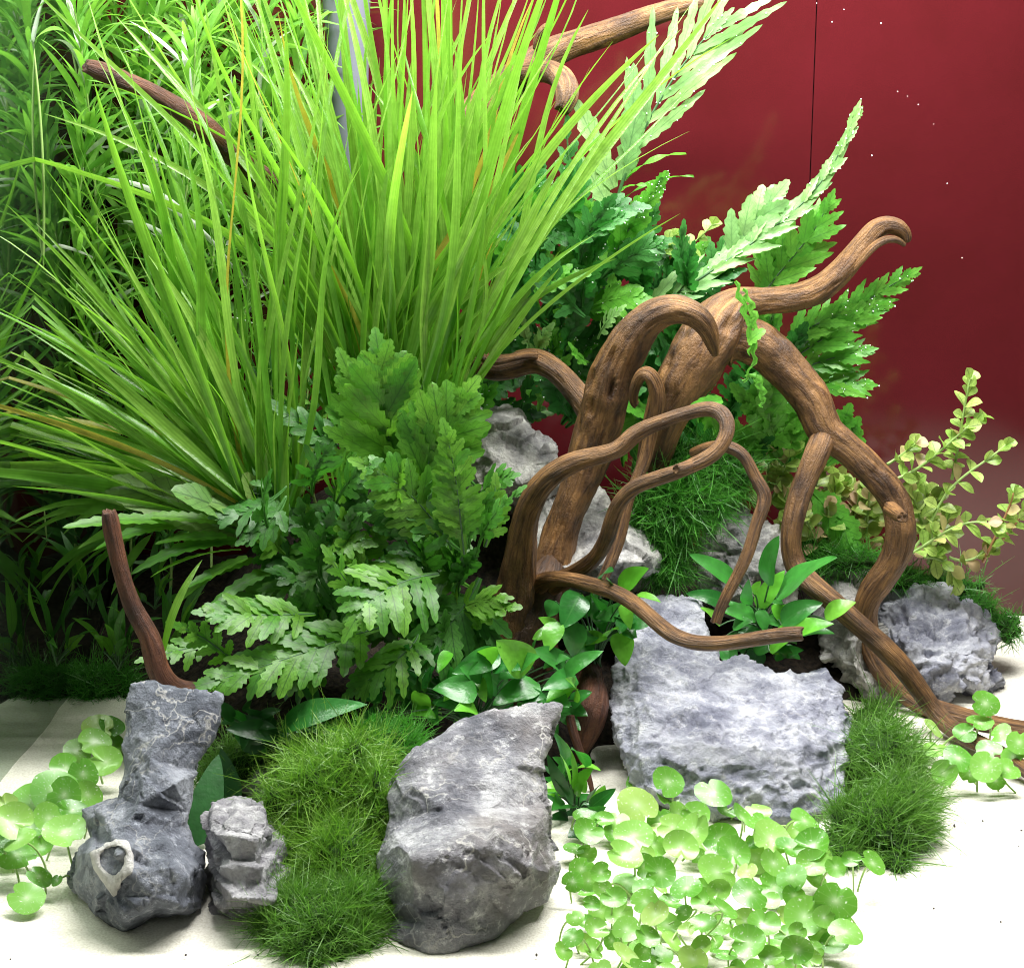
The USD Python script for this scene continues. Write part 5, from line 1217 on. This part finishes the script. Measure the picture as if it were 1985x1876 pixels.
def pennywort(leaves, label, seed):
    """leaves: (u, v, radius in picture units, height over the sand in m)"""
    r = np.random.default_rng(seed)
    l0 = leaves[len(leaves) // 2]
    t = thing('pennywort', G(np.array(float(l0[0])), np.array(float(l0[1]))), label, 'pennywort')
    for i, (u, v, q, h) in enumerate(leaves):
        c = G(np.array(float(u)), np.array(float(v)), h)
        s = float(px(c[1]))
        n = unit(np.array([r.normal(.05, .32), -abs(r.normal(.70, .42)), .85]))
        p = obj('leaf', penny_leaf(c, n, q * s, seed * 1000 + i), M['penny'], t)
        foot = np.array([c[0] + r.normal(0, .006), c[1] + r.uniform(.0, .012), 0.0])
        mid = (c + foot) / 2 + np.array([r.normal(0, .003), .003, .003])
        obj('petiole', tube(spline(np.array([foot, mid, c - n * .0008]), 8), 2.3 * s, 6), M['petiole'], p)


reg = shapely.Polygon([(1110, 1650), (1125, 1590), (1195, 1545), (1250, 1500), (1300, 1490), (1410, 1520), (1490, 1580), (1570, 1620), (1610, 1660), (1625, 1720), (1650, 1790), (1620, 1840), (1540, 1870), (1500, 1910), (1090, 1910), (1080, 1800), (1140, 1760), (1120, 1700)])
r_ = np.random.default_rng(15)
cand = []
hero0 = [(1295, 1515, 38), (1385, 1535, 44), (1235, 1560, 46), (1140, 1612, 34), (1228, 1620, 44), (1345, 1610, 42), (1440, 1585, 36), (1495, 1625, 48), (1575, 1640, 44), (1320, 1640, 40), (1210, 1660, 42), (1110, 1708, 26), (1620, 1680, 26), (1650, 1665, 22), (1692, 1672, 32), (1560, 1590, 36), (1390, 1690, 46), (1455, 1730, 44), (1500, 1672, 34), (1535, 1700, 36), (1620, 1745, 48), (1640, 1805, 40), (1560, 1775, 50), (1480, 1790, 40), (1400, 1760, 38), (1330, 1720, 40), (1280, 1690, 38), (1450, 1825, 42), (1545, 1840, 36), (1215, 1800, 34), (1155, 1800, 30), (1110, 1815, 26), (1270, 1770, 34), (1165, 1690, 24), (1190, 1740, 30)]
hero = [(a, b, c * .9) for a, b, c in hero0]
cand += hero
tries = 0
while len(cand) < 140 and tries < 30000:
    tries += 1
    u, v = r_.uniform(1070, 1700), r_.uniform(1480, 1910)
    if not reg.contains(shapely.Point(u, v)):
        continue
    q = r_.uniform(18, 36)
    if all((u - a) ** 2 + ((v - b) * 1.25) ** 2 > (0.50 * (q + c)) ** 2 for a, b, c in cand):
        cand.append((u, v, q))
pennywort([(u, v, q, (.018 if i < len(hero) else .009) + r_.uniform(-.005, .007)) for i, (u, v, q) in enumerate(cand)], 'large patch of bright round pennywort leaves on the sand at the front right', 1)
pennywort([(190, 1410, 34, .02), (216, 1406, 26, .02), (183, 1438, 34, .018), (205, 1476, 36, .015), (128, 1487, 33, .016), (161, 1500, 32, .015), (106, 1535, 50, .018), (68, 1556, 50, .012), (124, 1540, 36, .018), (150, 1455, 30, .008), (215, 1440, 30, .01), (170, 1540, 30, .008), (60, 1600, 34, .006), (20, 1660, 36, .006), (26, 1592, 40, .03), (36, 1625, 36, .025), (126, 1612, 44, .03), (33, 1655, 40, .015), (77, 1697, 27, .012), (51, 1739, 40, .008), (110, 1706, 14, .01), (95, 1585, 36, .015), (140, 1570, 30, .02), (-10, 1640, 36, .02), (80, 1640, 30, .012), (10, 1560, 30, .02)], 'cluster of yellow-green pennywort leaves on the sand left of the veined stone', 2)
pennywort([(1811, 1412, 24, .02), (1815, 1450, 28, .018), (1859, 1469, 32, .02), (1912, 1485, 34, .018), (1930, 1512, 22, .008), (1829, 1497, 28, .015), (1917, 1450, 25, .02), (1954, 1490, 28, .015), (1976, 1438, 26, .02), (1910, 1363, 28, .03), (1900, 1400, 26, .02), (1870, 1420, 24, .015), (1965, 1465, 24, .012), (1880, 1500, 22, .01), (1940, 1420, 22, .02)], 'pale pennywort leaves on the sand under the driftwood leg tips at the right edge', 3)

# ------------------------------------------------------------------ pipe, quartz, bubbles, grit
t_ = thing('filter_pipe', P(668.0, 340.0, .19), 'grey vertical filter pipe behind the tall grass', 'pipe')
a, b = P(np.array(666.), np.array(-160.), .19), P(np.array(684.), np.array(360.), .19)
h = np.linspace(0, 1, 12)
obj('pipe', tube(a + (b - a) * h[:, None], (47 - 22 * np.clip((h - .2) / .8, 0, 1)) * px(.19), 28), M['pipe'], t_)
obj('foot', tube(np.array([b, b - np.array([0, 0, .004]), b - np.array([0, 0, .05])]), np.array([24, 16, 15]) * px(.19), 20), M['pipe'], t_)
rb = np.random.default_rng(8)
for i, (u, v) in enumerate([(1583, 7), (1636, 19), (1708, 46), (1740, 178), (1759, 187), (1780, 203), (1810, 241), (1690, 302), (1836, 356), (1865, 500), (1613, 43)]):
    m = trimesh.creation.icosphere(2, rb.uniform(.7, 1.5) * float(px(.1)))
    c = P(np.array(float(u)), np.array(float(v)), rb.uniform(.05, .2))
    obj('air_bubble', (np.array(m.vertices) + c, np.array(m.faces)), M['bubble'], label='tiny air bubble drifting in front of the red backing', cat='bubble', group='drifting air bubbles', base=c)
for i, (u, v) in enumerate([(20, 1858), (1940, 1786), (1810, 1760), (1975, 1640), (1850, 1600), (1980, 1610), (360, 1850), (1720, 1640), (500, 1850), (215, 1632), (1905, 1590), (1040, 1850)]):
    c = G(np.array(float(u)), np.array(float(v)), .0015)
    m = trimesh.creation.icosphere(1, rb.uniform(1.5, 4) * float(px(c[1])))
    vv = np.array(m.vertices) * rb.uniform(.6, 1.3, 3)
    obj('grit_grain', (vv + c, np.array(m.faces)), M['grit'], label='small dark grain of grit lying on the white sand', cat='grit', group='dark grit on the sand', base=c)
